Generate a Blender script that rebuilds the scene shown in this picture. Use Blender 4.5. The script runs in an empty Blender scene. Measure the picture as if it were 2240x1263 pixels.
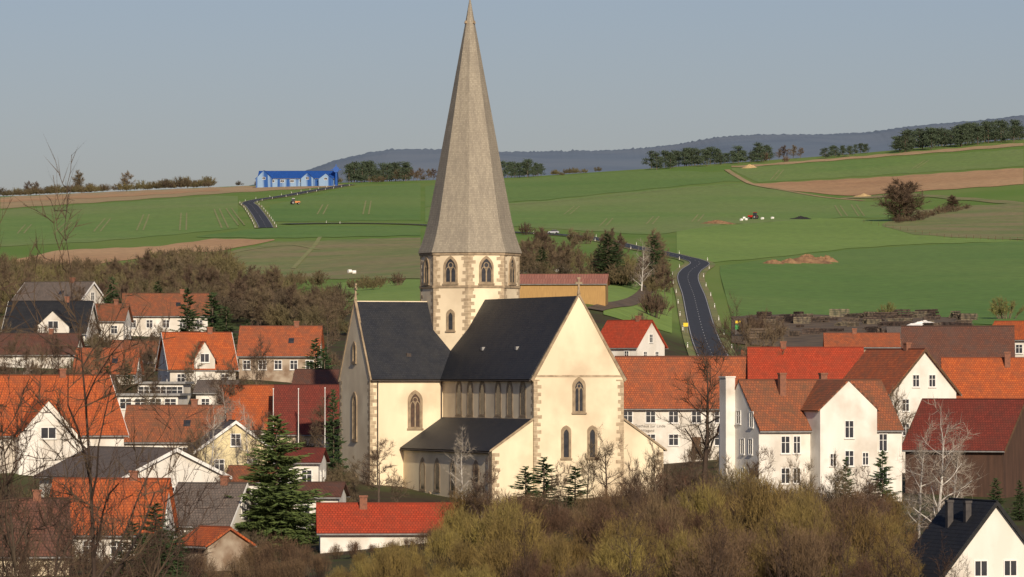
import bpy, math, random
import numpy as np
from mathutils import Vector, Matrix
random.seed(7); rng=np.random.default_rng(7)
F=11400.0; EY=828.0; CX=1120.0
scene=bpy.context.scene
COL=scene.collection
def link(o): COL.objects.link(o); return o
R=math.radians
# ------------------------------------------------------------ terrain function
UC=[0,600,1120,1340,1500,1850,2240]
TAB={300:[1398]*7,
400:[1300,1310,1285,1270,1265,1270,1300],
440:[1260,1260,1200,1190,1190,1200,1260],
480:[1230,1225,1170,1160,1160,1165,1200],
560:[1010,1100,1112,1100,1095,1075,1080],
600:[965,1050,1096,1075,1065,1035,1030],
650:[905,950,1045,1020,1005,975,965],
720:[848,865,940,930,930,895,890],
800:[785,800,840,850,860,835,820],
900:[712,730,715,735,795,775,765],
1000:[672,690,648,662,742,730,722],
1100:[652,670,630,640,690,700,692],
1200:[634,650,612,622,650,665,655],
1350:[607,625,590,594,603,620,610],
1500:[580,600,562,560,562,577,570],
1800:[532,524,520,520,520,530,525],
2000:[505,490,498,498,495,500,495],
2400:[462,443,450,448,445,450,430],
2700:[442,418,415,412,405,400,365],
3000:[430,403,388,373,362,336,300],
3300:[434,408,394,380,371,348,316],
4500:[480,460,450,445,440,430,420],
7000:[560]*7, 14000:[640]*7}
ds=np.array(sorted(TAB)); tab=np.array([TAB[d] for d in ds],float)
NU=57; us=np.linspace(0,2240,NU); ND=560
ld=np.linspace(math.log(300),math.log(14000),ND); dd=np.exp(ld)
G1=np.array([np.interp(dd,ds,tab[:,j]) for j in range(7)]).T
PY=np.array([np.interp(us,UC,G1[i]) for i in range(ND)])
def smooth(a,n,ax):
    k=np.hanning(n+2)[1:-1]; k/=k.sum(); p=n//2
    return np.apply_along_axis(lambda v:np.convolve(np.pad(v,p,mode='edge'),k,'valid'),ax,a)
PY=smooth(PY,9,0); PY=smooth(PY,5,1)
Zg=(EY-PY)/F*dd[:,None]
nearY=[-600,-50,0,60,150,300]; nearZ=[-4,-3,-3,-7,-11,-15]
def gz(x,y):
    if y<300: return float(np.interp(y,nearY,nearZ))
    u=CX+F*x/y; fu=min(max(u/2240*(NU-1),0),NU-1.0001); iu=int(fu); a=fu-iu
    fd=min(max((math.log(y)-ld[0])/(ld[-1]-ld[0])*(ND-1),0),ND-1.0001); i=int(fd); b=fd-i
    return float((Zg[i,iu]*(1-a)+Zg[i,iu+1]*a)*(1-b)+(Zg[i+1,iu]*(1-a)+Zg[i+1,iu+1]*a)*b)
def X(px,d): return (px-CX)/F*d
def hit(px,py):
    fu=min(max(px/2240*(NU-1),0),NU-1.0001); iu=int(fu); a=fu-iu
    col=PY[:,iu]*(1-a)+PY[:,iu+1]*a
    i0=np.searchsorted(dd,820); i1=np.searchsorted(dd,3050)
    c=np.minimum.accumulate(col[i0:i1])
    d=float(np.interp(py,c[::-1],dd[i0:i1][::-1]))
    return X(px,d),d
# ------------------------------------------------------------ materials
MATS={}
def mat(name,c1,c2=None,scale=1.0,rough=.9,bump=0.0,detail=5,c3=None,scale3=.1,stretch=(1,1,1),lo=.35,hi=.65,objrand=0.0,spec=.3,metal=0):
    m=bpy.data.materials.new(name); m.use_nodes=True; nt=m.node_tree; N=nt.nodes; Lk=nt.links
    b=N['Principled BSDF']; b.inputs['Roughness'].default_value=rough
    b.inputs['Specular IOR Level'].default_value=spec; b.inputs['Metallic'].default_value=metal
    b.inputs['Base Color'].default_value=(*c1,1)
    if c2:
        tc=N.new('ShaderNodeTexCoord'); mp=N.new('ShaderNodeMapping'); mp.inputs['Scale'].default_value=stretch
        Lk.new(tc.outputs['Object'],mp.inputs['Vector'])
        n=N.new('ShaderNodeTexNoise'); n.inputs['Scale'].default_value=scale; n.inputs['Detail'].default_value=detail
        Lk.new(mp.outputs[0],n.inputs['Vector'])
        r=N.new('ShaderNodeValToRGB'); r.color_ramp.elements[0].position=lo; r.color_ramp.elements[1].position=hi
        r.color_ramp.elements[0].color=(*c1,1); r.color_ramp.elements[1].color=(*c2,1)
        Lk.new(n.outputs['Fac'],r.inputs['Fac']); out=r.outputs[0]
        if c3:
            n3=N.new('ShaderNodeTexNoise'); n3.inputs['Scale'].default_value=scale3; n3.inputs['Detail'].default_value=6
            Lk.new(tc.outputs['Object'],n3.inputs['Vector'])
            r3=N.new('ShaderNodeValToRGB'); r3.color_ramp.elements[0].position=.45; r3.color_ramp.elements[1].position=.68
            Lk.new(n3.outputs['Fac'],r3.inputs['Fac'])
            mx=N.new('ShaderNodeMix'); mx.data_type='RGBA'; Lk.new(r3.outputs[0],mx.inputs[0]); Lk.new(out,mx.inputs[6]); mx.inputs[7].default_value=(*c3,1); out=mx.outputs[2]
        if objrand:
            oi=N.new('ShaderNodeObjectInfo'); mr=N.new('ShaderNodeMapRange'); mr.inputs[3].default_value=1-objrand; mr.inputs[4].default_value=1+objrand
            Lk.new(oi.outputs['Random'],mr.inputs[0]); hs=N.new('ShaderNodeHueSaturation'); Lk.new(mr.outputs[0],hs.inputs['Value']); 
            mr2=N.new('ShaderNodeMapRange'); mr2.inputs[3].default_value=.5-objrand*.06; mr2.inputs[4].default_value=.5+objrand*.06
            Lk.new(oi.outputs['Random'],mr2.inputs[0]); Lk.new(mr2.outputs[0],hs.inputs['Hue'])
            Lk.new(out,hs.inputs['Color']); out=hs.outputs[0]
        Lk.new(out,b.inputs['Base Color'])
        if bump:
            bp=N.new('ShaderNodeBump'); bp.inputs['Strength'].default_value=bump; bp.inputs['Distance'].default_value=.1
            Lk.new(n.outputs['Fac'],bp.inputs['Height']); Lk.new(bp.outputs[0],b.inputs['Normal'])
    MATS[name]=m; return m
def tilemat(name,c1,c2,cm,bw=.3,rh=.35,mort=.03,stain=(.1,.08,.06),amt=.5,rough=.75,nscale=.5,bs=.6,streak=(1,1,1)):
    m=bpy.data.materials.new(name); m.use_nodes=True; nt=m.node_tree; N=nt.nodes; Lk=nt.links
    b=N['Principled BSDF']; b.inputs['Roughness'].default_value=rough; b.inputs['Specular IOR Level'].default_value=.25
    tc=N.new('ShaderNodeTexCoord'); br=N.new('ShaderNodeTexBrick'); br.inputs['Scale'].default_value=1
    br.inputs['Brick Width'].default_value=bw; br.inputs['Row Height'].default_value=rh; br.inputs['Mortar Size'].default_value=mort
    br.inputs['Mortar Smooth'].default_value=.5
    br.inputs['Color1'].default_value=(*c1,1); br.inputs['Color2'].default_value=(*c2,1); br.inputs['Mortar'].default_value=(*cm,1)
    Lk.new(tc.outputs['UV'],br.inputs['Vector'])
    mp=N.new('ShaderNodeMapping'); mp.inputs['Scale'].default_value=streak; Lk.new(tc.outputs['UV'],mp.inputs[0])
    n=N.new('ShaderNodeTexNoise'); n.inputs['Scale'].default_value=nscale; n.inputs['Detail'].default_value=8; n.inputs['Roughness'].default_value=.65; Lk.new(mp.outputs[0],n.inputs['Vector'])
    r=N.new('ShaderNodeValToRGB'); r.color_ramp.elements[0].position=.42; r.color_ramp.elements[1].position=.75
    r.color_ramp.elements[1].color=(amt,amt,amt,1); Lk.new(n.outputs['Fac'],r.inputs['Fac'])
    mx=N.new('ShaderNodeMix'); mx.data_type='RGBA'; Lk.new(r.outputs[0],mx.inputs[0]); Lk.new(br.outputs['Color'],mx.inputs[6]); mx.inputs[7].default_value=(*stain,1)
    Lk.new(mx.outputs[2],b.inputs['Base Color'])
    bp=N.new('ShaderNodeBump'); bp.inputs['Strength'].default_value=bs; bp.inputs['Distance'].default_value=.04
    Lk.new(br.outputs['Fac'],bp.inputs['Height']); bp.invert=True; Lk.new(bp.outputs[0],b.inputs['Normal'])
    MATS[name]=m; return m
mat('plaster_cream',(.83,.715,.51),(.73,.61,.43),.35,bump=.15,c3=(.60,.49,.34),scale3=.22,stretch=(1,1,.3))
mat('stone',(.38,.29,.19),(.23,.175,.115),1.5,bump=.4)
mat('stone_quoin',(.50,.40,.27),(.31,.235,.155),1.7,bump=.3)
mat('glass_dark',(.025,.028,.035),(.05,.05,.055),1.2,rough=.25,spec=.5)
mat('glass_warm',(.10,.06,.04),(.05,.035,.03),2,rough=.4)
mat('wall_white',(.78,.75,.69),(.69,.65,.58),.5,c3=(.54,.49,.42),scale3=.3,stretch=(1,1,.3))
mat('wall_yellow',(.70,.60,.36),(.60,.51,.31),.5)
mat('wall_cream',(.68,.58,.42),(.6,.5,.36),.5)
mat('wall_brown',(.10,.055,.038),(.065,.038,.028),.8,stretch=(3,3,.3))
mat('wall_timber',(.22,.15,.10),(.4,.33,.25),.8)
mat('wall_ochre',(.42,.26,.10),(.33,.20,.08),2,stretch=(4,4,.3))
mat('wall_blue',(.22,.33,.48),(.02,.08,.28),.25,stretch=(1,1,.05),lo=.45,hi=.55)
mat('blue_paint',(.012,.07,.30),(.016,.085,.33),.3,rough=.5)
mat('white_paint',(.80,.79,.76),(.74,.72,.68),2,rough=.6)
mat('road_paint',(.55,.55,.53),(.35,.35,.35),.8,rough=.7)
mat('red_paint',(.5,.03,.02),(.4,.02,.02),2,rough=.4)
mat('orange_paint',(.6,.22,.07),(.5,.18,.06),2,rough=.5)
mat('yellow_paint',(.8,.55,.02),(.75,.5,.02),2,rough=.5)
mat('green_paint',(.03,.3,.06),(.03,.25,.05),2,rough=.5)
mat('black_rubber',(.02,.02,.02),(.03,.03,.03),2)
mat('silver_paint',(.4,.42,.45),(.35,.36,.4),2,rough=.35,metal=.5)
mat('brown_wood',(.14,.08,.045),(.08,.05,.03),2)
mat('chimney_brick',(.28,.12,.07),(.17,.08,.055),3)
mat('chimney_slate',(.06,.055,.055),(.09,.08,.075),3)
mat('metal_grey',(.30,.29,.28),(.2,.2,.2),2,rough=.5)
mat('lettering_ink',(.10,.085,.08))
mat('iron',(.05,.045,.04),(.08,.06,.05),4)
tilemat('slate',(.022,.025,.033),(.032,.035,.043),(.012,.013,.017),.3,.25,.02,(.055,.053,.05),.5,rough=.55)
tilemat('shingle',(.39,.345,.265),(.29,.255,.195),(.22,.19,.15),.16,.22,.02,(.19,.165,.135),.8,nscale=.9,bs=.2,streak=(1.7,.35,1))
tilemat('roof_orange',(.54,.13,.035),(.40,.09,.03),(.2,.05,.02),stain=(.20,.075,.04),amt=.85)
tilemat('roof_red',(.48,.07,.03),(.38,.052,.022),(.18,.03,.015),stain=(.20,.055,.03),amt=.7)
tilemat('roof_old',(.38,.12,.05),(.24,.09,.05),(.12,.05,.03),stain=(.12,.08,.05),amt=.9)
tilemat('roof_mixed',(.47,.125,.045),(.32,.09,.04),(.15,.05,.03),stain=(.16,.08,.05),amt=.85)
tilemat('roof_brown',(.17,.07,.045),(.12,.055,.04),(.06,.03,.02),stain=(.09,.07,.06),amt=.7)
tilemat('roof_dkred',(.22,.045,.03),(.16,.035,.025),(.08,.02,.015),stain=(.08,.04,.03),amt=.6)
tilemat('roof_grey',(.19,.15,.125),(.14,.115,.10),(.07,.06,.055),stain=(.09,.08,.07),amt=.7)
tilemat('roof_black',(.018,.02,.026),(.026,.028,.034),(.01,.01,.012),stain=(.04,.04,.04),amt=.5)
tilemat('roof_blue',(.012,.07,.30),(.016,.08,.33),(.01,.04,.17),.6,2,.03,stain=(.02,.06,.24),amt=.3)
tilemat('roof_sheet',(.40,.18,.13),(.33,.14,.10),(.2,.08,.06),.5,3,.05,stain=(.26,.14,.11),amt=.5)
mat('bark',(.14,.105,.075),(.08,.06,.045),3,objrand=.2)
mat('bark_dark',(.075,.052,.036),(.045,.032,.024),3,objrand=.2)
mat('bark_birch',(.66,.63,.57),(.34,.30,.27),1.2)
mat('twig_brown',(.15,.105,.065),(.09,.065,.045),.8,objrand=.3)
mat('twig_red',(.16,.098,.055),(.09,.057,.036),.7,objrand=.3)
mat('twig_dark',(.085,.052,.034),(.05,.033,.022),.8,objrand=.25)
mat('twig_olive',(.25,.18,.055),(.125,.09,.036),.5,objrand=.28)
mat('twig_pale',(.36,.31,.26),(.24,.20,.16),.8,objrand=.2)
mat('twig_green',(.19,.185,.06),(.12,.11,.045),.8,objrand=.25)
mat('needle_dark',(.028,.05,.02),(.055,.085,.028),1.2,objrand=.25)
mat('needle_mid',(.065,.095,.028),(.11,.14,.04),1.2,objrand=.2)
mat('needle_hazy',(.05,.072,.045),(.072,.095,.055),.8,objrand=.15)
mat('scrub_mix',(.14,.10,.06),(.07,.055,.038),.05,c3=(.17,.15,.06),scale3=.018)
mat('asphalt',(.05,.054,.066),(.04,.044,.052),.5,bump=.1)
mat('dirt',(.18,.13,.08),(.10,.075,.05),.25)
mat('manure',(.16,.09,.05),(.28,.17,.09),.8,bump=1)
mat('log_wood',(.15,.11,.08),(.045,.038,.033),1.2,objrand=.6)
mat('forest_haze_tint',(.145,.19,.25),(.165,.215,.275),.01,c3=(.19,.23,.28),scale3=.0025)  # aerial haze painted into the hills' base colour as pale blue, no volume
def fieldmat(name,c1,c2,scale,c3=None,scale3=.004):
    m=mat(name,c1,c2,scale,c3=c3,scale3=scale3,detail=8)
    nt=m.node_tree;N=nt.nodes;Lk=nt.links;b=N['Principled BSDF']; src=b.inputs['Base Color'].links[0].from_socket
    tc=N.new('ShaderNodeTexCoord'); n=N.new('ShaderNodeTexNoise'); n.inputs['Scale'].default_value=.35; n.inputs['Detail'].default_value=4; Lk.new(tc.outputs['Object'],n.inputs[0])
    mr=N.new('ShaderNodeMapRange'); mr.inputs[1].default_value=.3; mr.inputs[2].default_value=.7; mr.inputs[3].default_value=.82; mr.inputs[4].default_value=1.18; Lk.new(n.outputs['Fac'],mr.inputs[0])
    hs=N.new('ShaderNodeHueSaturation'); Lk.new(mr.outputs[0],hs.inputs['Value']); Lk.new(src,hs.inputs['Color']); Lk.new(hs.outputs[0],b.inputs['Base Color'])
    return m
fieldmat('field_green',(.15,.255,.052),(.185,.275,.062),.02,c3=(.22,.27,.085))
fieldmat('field_light',(.20,.31,.06),(.23,.33,.07),.02,c3=(.18,.28,.055))
fieldmat('field_dark',(.115,.22,.04),(.14,.24,.048),.02,c3=(.17,.255,.058))
fieldmat('field_rough',(.17,.22,.065),(.25,.24,.09),.05,c3=(.28,.23,.11),scale3=.02)
fieldmat('field_tan',(.50,.34,.18),(.42,.29,.15),.03,c3=(.32,.27,.12))
fieldmat('field_soil',(.50,.295,.145),(.42,.245,.12),.03,c3=(.54,.35,.18))
fieldmat('tramline',(.32,.30,.13),(.24,.27,.09),.1)
m=bpy.data.materials.new('terrain'); m.use_nodes=True; nt=m.node_tree; N=nt.nodes; Lk=nt.links; b=N['Principled BSDF']; b.inputs['Roughness'].default_value=.95; b.inputs['Specular IOR Level'].default_value=.1
tc=N.new('ShaderNodeTexCoord'); sp=N.new('ShaderNodeSeparateXYZ'); Lk.new(tc.outputs['Object'],sp.inputs[0])
def nz(s,c1,c2,lo=.4,hi=.62):
    n=N.new('ShaderNodeTexNoise'); n.inputs['Scale'].default_value=s; n.inputs['Detail'].default_value=8; Lk.new(tc.outputs['Object'],n.inputs[0])
    r=N.new('ShaderNodeValToRGB'); r.color_ramp.elements[0].position=lo; r.color_ramp.elements[1].position=hi; r.color_ramp.elements[0].color=(*c1,1); r.color_ramp.elements[1].color=(*c2,1); Lk.new(n.outputs['Fac'],r.inputs[0]); return r.outputs[0]
ca=nz(.12,(.075,.055,.035),(.075,.085,.032)); cb=nz(.012,(.145,.24,.05),(.19,.26,.068))
mr=N.new('ShaderNodeMapRange'); mr.inputs[1].default_value=930; mr.inputs[2].default_value=1060
n2=N.new('ShaderNodeTexNoise'); n2.inputs['Scale'].default_value=.02; Lk.new(tc.outputs['Object'],n2.inputs[0])
ma=N.new('ShaderNodeMath'); ma.operation='MULTIPLY_ADD'; ma.inputs[1].default_value=300; ma.inputs[2].default_value=-150; Lk.new(n2.outputs['Fac'],ma.inputs[0])
mb=N.new('ShaderNodeMath'); Lk.new(ma.outputs[0],mb.inputs[0]); Lk.new(sp.outputs[1],mb.inputs[1]); Lk.new(mb.outputs[0],mr.inputs[0])
mx=N.new('ShaderNodeMix'); mx.data_type='RGBA'; Lk.new(mr.outputs[0],mx.inputs[0]); Lk.new(ca,mx.inputs[6]); Lk.new(cb,mx.inputs[7]); Lk.new(mx.outputs[2],b.inputs['Base Color'])
MATS['terrain']=m
M=MATS
# ------------------------------------------------------------ mesh helpers
def mesh(name,V,Fc,mt,uv=None,smooth_=False,mi=None):
    me=bpy.data.meshes.new(name); me.from_pydata([tuple(v) for v in V],[],[tuple(f) for f in Fc])
    for q in (mt if isinstance(mt,(list,tuple)) else [mt]): me.materials.append(M[q] if isinstance(q,str) else q)
    if mi: me.polygons.foreach_set('material_index',mi)
    if uv:
        l=me.uv_layers.new(name='UVMap'); l.data.foreach_set('uv',[t for fu in uv for c in fu for t in c])
    if smooth_: me.polygons.foreach_set('use_smooth',[True]*len(me.polygons))
    me.update(); return me
def obj(name,me,parent=None,loc=(0,0,0),rz=0,**kw):
    o=bpy.data.objects.new(name,me); link(o); o.location=loc; o.rotation_euler=(0,0,rz)
    if parent: o.parent=parent
    for k,v in kw.items(): o[k]=v
    return o
def top(name,label,cat,loc,rz=0,group=None):
    e=obj(name,None,None,loc,rz,label=label,category=cat)
    if group: e['group']=group
    return e
class B:
    def __init__(s): s.V=[];s.F=[];s.U=[];s.MI=[];s.cur=0
    def box(s,x0,x1,y0,y1,z0,z1):
        n=len(s.V); s.V+=[(x0,y0,z0),(x1,y0,z0),(x1,y1,z0),(x0,y1,z0),(x0,y0,z1),(x1,y0,z1),(x1,y1,z1),(x0,y1,z1)]
        fs=[(0,3,2,1),(4,5,6,7),(0,1,5,4),(1,2,6,5),(2,3,7,6),(3,0,4,7)]
        s.F+=[tuple(n+i for i in f) for f in fs]; s.U+=[[(0,0)]*4]*6; s.MI+=[s.cur]*6; return s
    def poly_extrude(s,pts,vec):
        n=len(s.V); k=len(pts); vec=Vector(vec)
        s.V+=[tuple(p) for p in pts]+[tuple(Vector(p)+vec) for p in pts]
        s.F.append(tuple(range(n,n+k))); s.F.append(tuple(range(n+2*k-1,n+k-1,-1)))
        for i in range(k): j=(i+1)%k; s.F.append((n+i,n+k+i,n+k+j,n+j))
        s.U+=[[(0,0)]*k]*2+[[(0,0)]*4]*k; s.MI+=[s.cur]*(k+2); return s
    def cyl(s,p0,p1,r0,r1,n=8):
        p0=Vector(p0);p1=Vector(p1);d=(p1-p0).normalized(); a=d.orthogonal().normalized(); c=d.cross(a); b0=len(s.V)
        for P,r in ((p0,r0),(p1,r1)):
            for i in range(n):
                t=2*math.pi*i/n; s.V.append(tuple(P+a*(r*math.cos(t))+c*(r*math.sin(t))))
        for i in range(n): j=(i+1)%n; s.F.append((b0+i,b0+j,b0+n+j,b0+n+i)); s.U.append([(0,0)]*4); s.MI.append(s.cur)
        s.F.append(tuple(range(b0+n-1,b0-1,-1))); s.F.append(tuple(range(b0+n,b0+2*n))); s.U+=[[(0,0)]*n]*2; s.MI+=[s.cur]*2; return s
    def me(s,name,mt,**k): return mesh(name,s.V,s.F,mt,uv=s.U,mi=s.MI,**k)
def swapf(swap):
    return (lambda p:(p[1],p[0],p[2])) if swap else (lambda p:p)
def gable_wall(x0,x1,hw,ze,zr,z0=0,swap=False,c=0):
    pts=[(x0,c-hw,z0),(x0,c+hw,z0),(x0,c+hw,ze),(x0,c,zr),(x0,c-hw,ze)]
    sw=swapf(swap); bb=B(); bb.poly_extrude([sw(p) for p in pts],sw((x1-x0,0,0))); return bb
def slab(bb,a,b_,c,d,t):
    a,b_,c,d=map(Vector,(a,b_,c,d)); n=(b_-a).cross(d-a).normalized()
    if n.z<0: n=-n
    k=len(bb.V); T=[p+n*t for p in (a,b_,c,d)]; bb.V+=[tuple(p) for p in T]+[tuple(p) for p in (a,b_,c,d)]
    e=(b_-a).normalized()
    def uvp(p):
        q=p-a; u=q.dot(e); v=(q-e*u).length; return (u,v)
    bb.F+= [(k,k+1,k+2,k+3),(k+7,k+6,k+5,k+4),(k,k+4,k+5,k+1),(k+1,k+5,k+6,k+2),(k+2,k+6,k+7,k+3),(k+3,k+7,k+4,k)]
    q=[uvp(p) for p in (a,b_,c,d)]
    bb.U+=[[q[0],q[1],q[2],q[3]],[q[3],q[2],q[1],q[0]],[q[0],q[0],q[1],q[1]],[q[1],q[1],q[2],q[2]],[q[2],q[2],q[3],q[3]],[q[3],q[3],q[0],q[0]]]
    bb.MI+=[bb.cur]*6
def gable_roof(x0,x1,hw,ze,zr,ove=.4,ovg=.3,t=.16,swap=False,hip0=0,hip1=0,off=.03):
    bb=B(); sw=swapf(swap); sl=(zr-ze)/hw; zl=ze-ove*sl+off; x0-=ovg;x1+=ovg; h=hw+ove; zr+=off
    for s in (-1,1):
        slab(bb,sw((x0,s*h,zl)),sw((x1,s*h,zl)),sw((x1-hip1,0,zr)),sw((x0+hip0,0,zr)),t)
    if hip1: slab(bb,sw((x1,-h,zl)),sw((x1,h,zl)),sw((x1-hip1,.02,zr)),sw((x1-hip1,-.02,zr)),t)
    if hip0: slab(bb,sw((x0,-h,zl)),sw((x0,h,zl)),sw((x0+hip0,.02,zr)),sw((x0+hip0,-.02,zr)),t)
    return bb
# ------------------------------------------------------------ world, camera, sun
w=bpy.data.worlds.new('World'); scene.world=w; w.use_nodes=True; nt=w.node_tree
bg=nt.nodes['Background']; sky=nt.nodes.new('ShaderNodeTexSky'); sky.sky_type='NISHITA'; sky.sun_disc=False
AZ=13; EL=22
sky.sun_elevation=R(EL); sky.sun_rotation=R(180-AZ); sky.air_density=1.0; sky.dust_density=1.2; sky.ozone_density=4.0; sky.altitude=300
tm=nt.nodes.new('ShaderNodeMix'); tm.data_type='RGBA'; tm.blend_type='MULTIPLY'; tm.inputs[0].default_value=1; tm.inputs[7].default_value=(.91,.76,.80,1)
nt.links.new(sky.outputs[0],tm.inputs[6]); nt.links.new(tm.outputs[2],bg.inputs[0]); bg.inputs[1].default_value=.088
s=Vector((math.sin(R(AZ))*math.cos(R(EL)),-math.cos(R(AZ))*math.cos(R(EL)),math.sin(R(EL))))
sl=bpy.data.lights.new('sun','SUN'); sl.energy=4.6; sl.angle=R(.5); sl.color=(1,.86,.67)
so=bpy.data.objects.new('sun',sl); link(so); so.rotation_euler=s.to_track_quat('Z','Y').to_euler(); so.location=(0,-50,100)
cam=bpy.data.cameras.new('camera'); co=bpy.data.objects.new('camera',cam); link(co); scene.camera=co
cam.sensor_width=36; cam.lens=F/2240*36; cam.clip_end=30000; cam.clip_start=1
co.rotation_euler=(R(90)+math.atan((EY-631.5)/F),0,0)
cam.dof.use_dof=True; cam.dof.focus_distance=600; cam.dof.aperture_fstop=11
scene.view_settings.view_transform='Standard'; scene.view_settings.look='None'; scene.view_settings.exposure=0
# ------------------------------------------------------------ terrain mesh
xs=np.concatenate([np.linspace(-5000,-360,24)[:-1],np.arange(-360,0,7.5),np.arange(0,75,2.5),np.arange(75,361,7.5),np.linspace(367,5000,24)])
ys=np.concatenate([np.array([-600,-300,-50,0,30,60,100,150,200,250]),np.exp(np.arange(math.log(300),math.log(13000),.0055))])
V=[(x,y,gz(x,y)) for y in ys for x in xs]; nx=len(xs)
Fc=[(j*nx+i,j*nx+i+1,(j+1)*nx+i+1,(j+1)*nx+i) for j in range(len(ys)-1) for i in range(nx-1)]
obj('ground',mesh('ground',V,Fc,'terrain',smooth_=True),kind='structure',label='rolling green farmland rising behind the village',category='ground')
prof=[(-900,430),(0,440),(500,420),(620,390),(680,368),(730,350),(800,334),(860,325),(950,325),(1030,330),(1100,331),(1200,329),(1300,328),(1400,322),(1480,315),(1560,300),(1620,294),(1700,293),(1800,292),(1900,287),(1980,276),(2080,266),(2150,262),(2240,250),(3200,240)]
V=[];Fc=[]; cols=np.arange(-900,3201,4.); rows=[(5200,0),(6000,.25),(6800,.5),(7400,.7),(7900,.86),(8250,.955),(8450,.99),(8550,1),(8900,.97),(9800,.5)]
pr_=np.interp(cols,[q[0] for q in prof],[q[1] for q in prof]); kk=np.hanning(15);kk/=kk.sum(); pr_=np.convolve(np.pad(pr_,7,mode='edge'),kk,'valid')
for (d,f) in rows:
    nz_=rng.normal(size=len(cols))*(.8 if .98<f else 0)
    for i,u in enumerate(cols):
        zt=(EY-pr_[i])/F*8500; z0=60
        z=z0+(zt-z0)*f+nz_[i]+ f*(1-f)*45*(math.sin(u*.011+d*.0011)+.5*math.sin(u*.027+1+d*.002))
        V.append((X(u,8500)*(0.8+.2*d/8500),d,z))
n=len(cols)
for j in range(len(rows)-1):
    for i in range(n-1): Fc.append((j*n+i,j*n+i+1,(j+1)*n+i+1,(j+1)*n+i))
obj('hills',mesh('hills',V,Fc,'forest_haze_tint',smooth_=True),kind='structure',label='hazy blue wooded hills beyond the fields',category='hills')
def band(name,label,topc,botc,mt,off=.12,nr=20,step=12):
    x0=topc[0][0];x1=topc[-1][0]; cols=np.arange(x0,x1+.1,(x1-x0)/max(2,round((x1-x0)/step)))
    V=[];Fc=[]
    for u in cols:
        a=np.interp(u,[q[0] for q in topc],[q[1] for q in topc])+math.sin(u*.09+1)*.7; b=np.interp(u,[q[0] for q in botc],[q[1] for q in botc])+math.sin(u*.07)*.6
        x,d0=hit(u,b); x,d1=hit(u,a)
        for k in range(nr+1):
            d=d0+(d1-d0)*k/nr; xx=X(u,d); V.append((xx,d,gz(xx,d)+off))
    k=nr+1
    for i in range(len(cols)-1):
        for j in range(nr): Fc.append((i*k+j,(i+1)*k+j,(i+1)*k+j+1,i*k+j+1))
    obj(name,mesh(name,V,Fc,mt,smooth_=True),kind='structure',label=label,category='field')
band('field','dark green winter wheat field',[(1575,583),(1700,566),(1850,548),(2000,538),(2240,528)],[(1575,600),(1600,695),(1850,706),(2240,712)],'field_dark')
band('field','light green young grain field',[(1480,500),(1600,492),(1800,478),(1950,480),(2000,505),(2100,520),(2240,527)],[(1480,556),(1560,575),(1700,563),(1850,545),(2000,535),(2240,529)],'field_light')
band('field','green grain field with wheel tracks',[(930,455),(1190,440),(1430,415),(1620,400),(1650,408),(1850,438),(1950,446)],[(930,486),(1190,500),(1430,515),(1590,491),(1650,489),(1850,476),(1950,478)],'field_green')
band('field','deeper green grain field near the crest',[(930,408),(1190,388),(1430,372),(1590,378),(1620,392)],[(930,453),(1190,438),(1430,413),(1590,397),(1620,398)],'field_dark')
band('field','green grain field below the crest',[(1600,368),(1640,366),(2240,326)],[(1600,372),(1660,400),(2240,364)],'field_green')
band('field','bare brown ploughed field',[(1650,403),(1900,390),(2240,368)],[(1650,406),(1750,420),(1860,430),(2000,420),(2240,404)],'field_soil',off=.2)
band('field','narrow dry grass strip along the crest',[(1600,363),(1640,362),(2240,313)],[(1600,367),(1640,366),(2240,320)],'field_tan',off=.2)
band('field','rough meadow with dry tufts',[(1930,492),(2000,462),(2100,452),(2240,446)],[(1930,496),(2000,514),(2100,521),(2240,526)],'field_rough',off=.2)
band('field','dry grass track beside the field',[(1840,434),(2000,424),(2240,443)],[(1840,437),(2000,430),(2240,450)],'field_rough',off=.24)
band('field','pale harvested field on the crest',[(0,432),(250,420),(480,410),(560,407),(760,404)],[(0,457),(250,441),(480,424),(600,417),(760,408)],'field_tan')
band('field','narrow brown soil strip on the slope',[(0,436),(250,426),(480,415)],[(0,443),(250,432),(480,418)],'field_soil',off=.2)
band('field','green grain field with tramlines',[(0,460),(250,444),(480,428),(520,430)],[(0,540),(200,530),(400,512),(545,498)],'field_green',off=.1)
band('field','green grain field beside the road',[(590,450),(760,412),(920,400)],[(590,486),(760,484),(920,482)],'field_dark',off=.1)
band('field','pale ploughed field on the slope',[(30,570),(130,548),(340,540),(470,523),(600,525)],[(30,600),(150,588),(330,562),(480,550),(600,527)],'field_soil')
band('field','rough pasture with dry patches',[(480,556),(600,530),(920,520)],[(480,600),(600,612),(920,610)],'field_rough')
band('field','deep green field strip',[(430,518),(600,496),(920,496)],[(430,520),(600,522),(920,516)],'field_dark',off=.14)
band('field','bright green meadow strip',[(660,640),(760,618),(930,612)],[(660,650),(760,660),(930,668)],'field_light')
band('field','green meadow beside the road',[(1320,612),(1400,610),(1470,600)],[(1320,690),(1400,710),(1470,730)],'field_light')
band('field','brown lumber yard soil',[(1600,694),(1700,690),(1900,692),(2110,698)],[(1600,752),(1700,762),(1900,764),(2110,752)],'dirt',off=.2)
def spline(pts,n=14):
    P=[Vector(p) for p in pts]; P=[P[0]*2-P[1]]+P+[P[-1]*2-P[-2]]; out=[]
    for i in range(1,len(P)-2):
        for k in range(n):
            t=k/n; a,b,c,d=P[i-1:i+3]
            out.append(.5*((2*b)+(c-a)*t+(2*a-5*b+4*c-d)*t*t+(3*b-a-3*c+d)*t**3))
    out.append(P[-2]); return out
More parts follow.
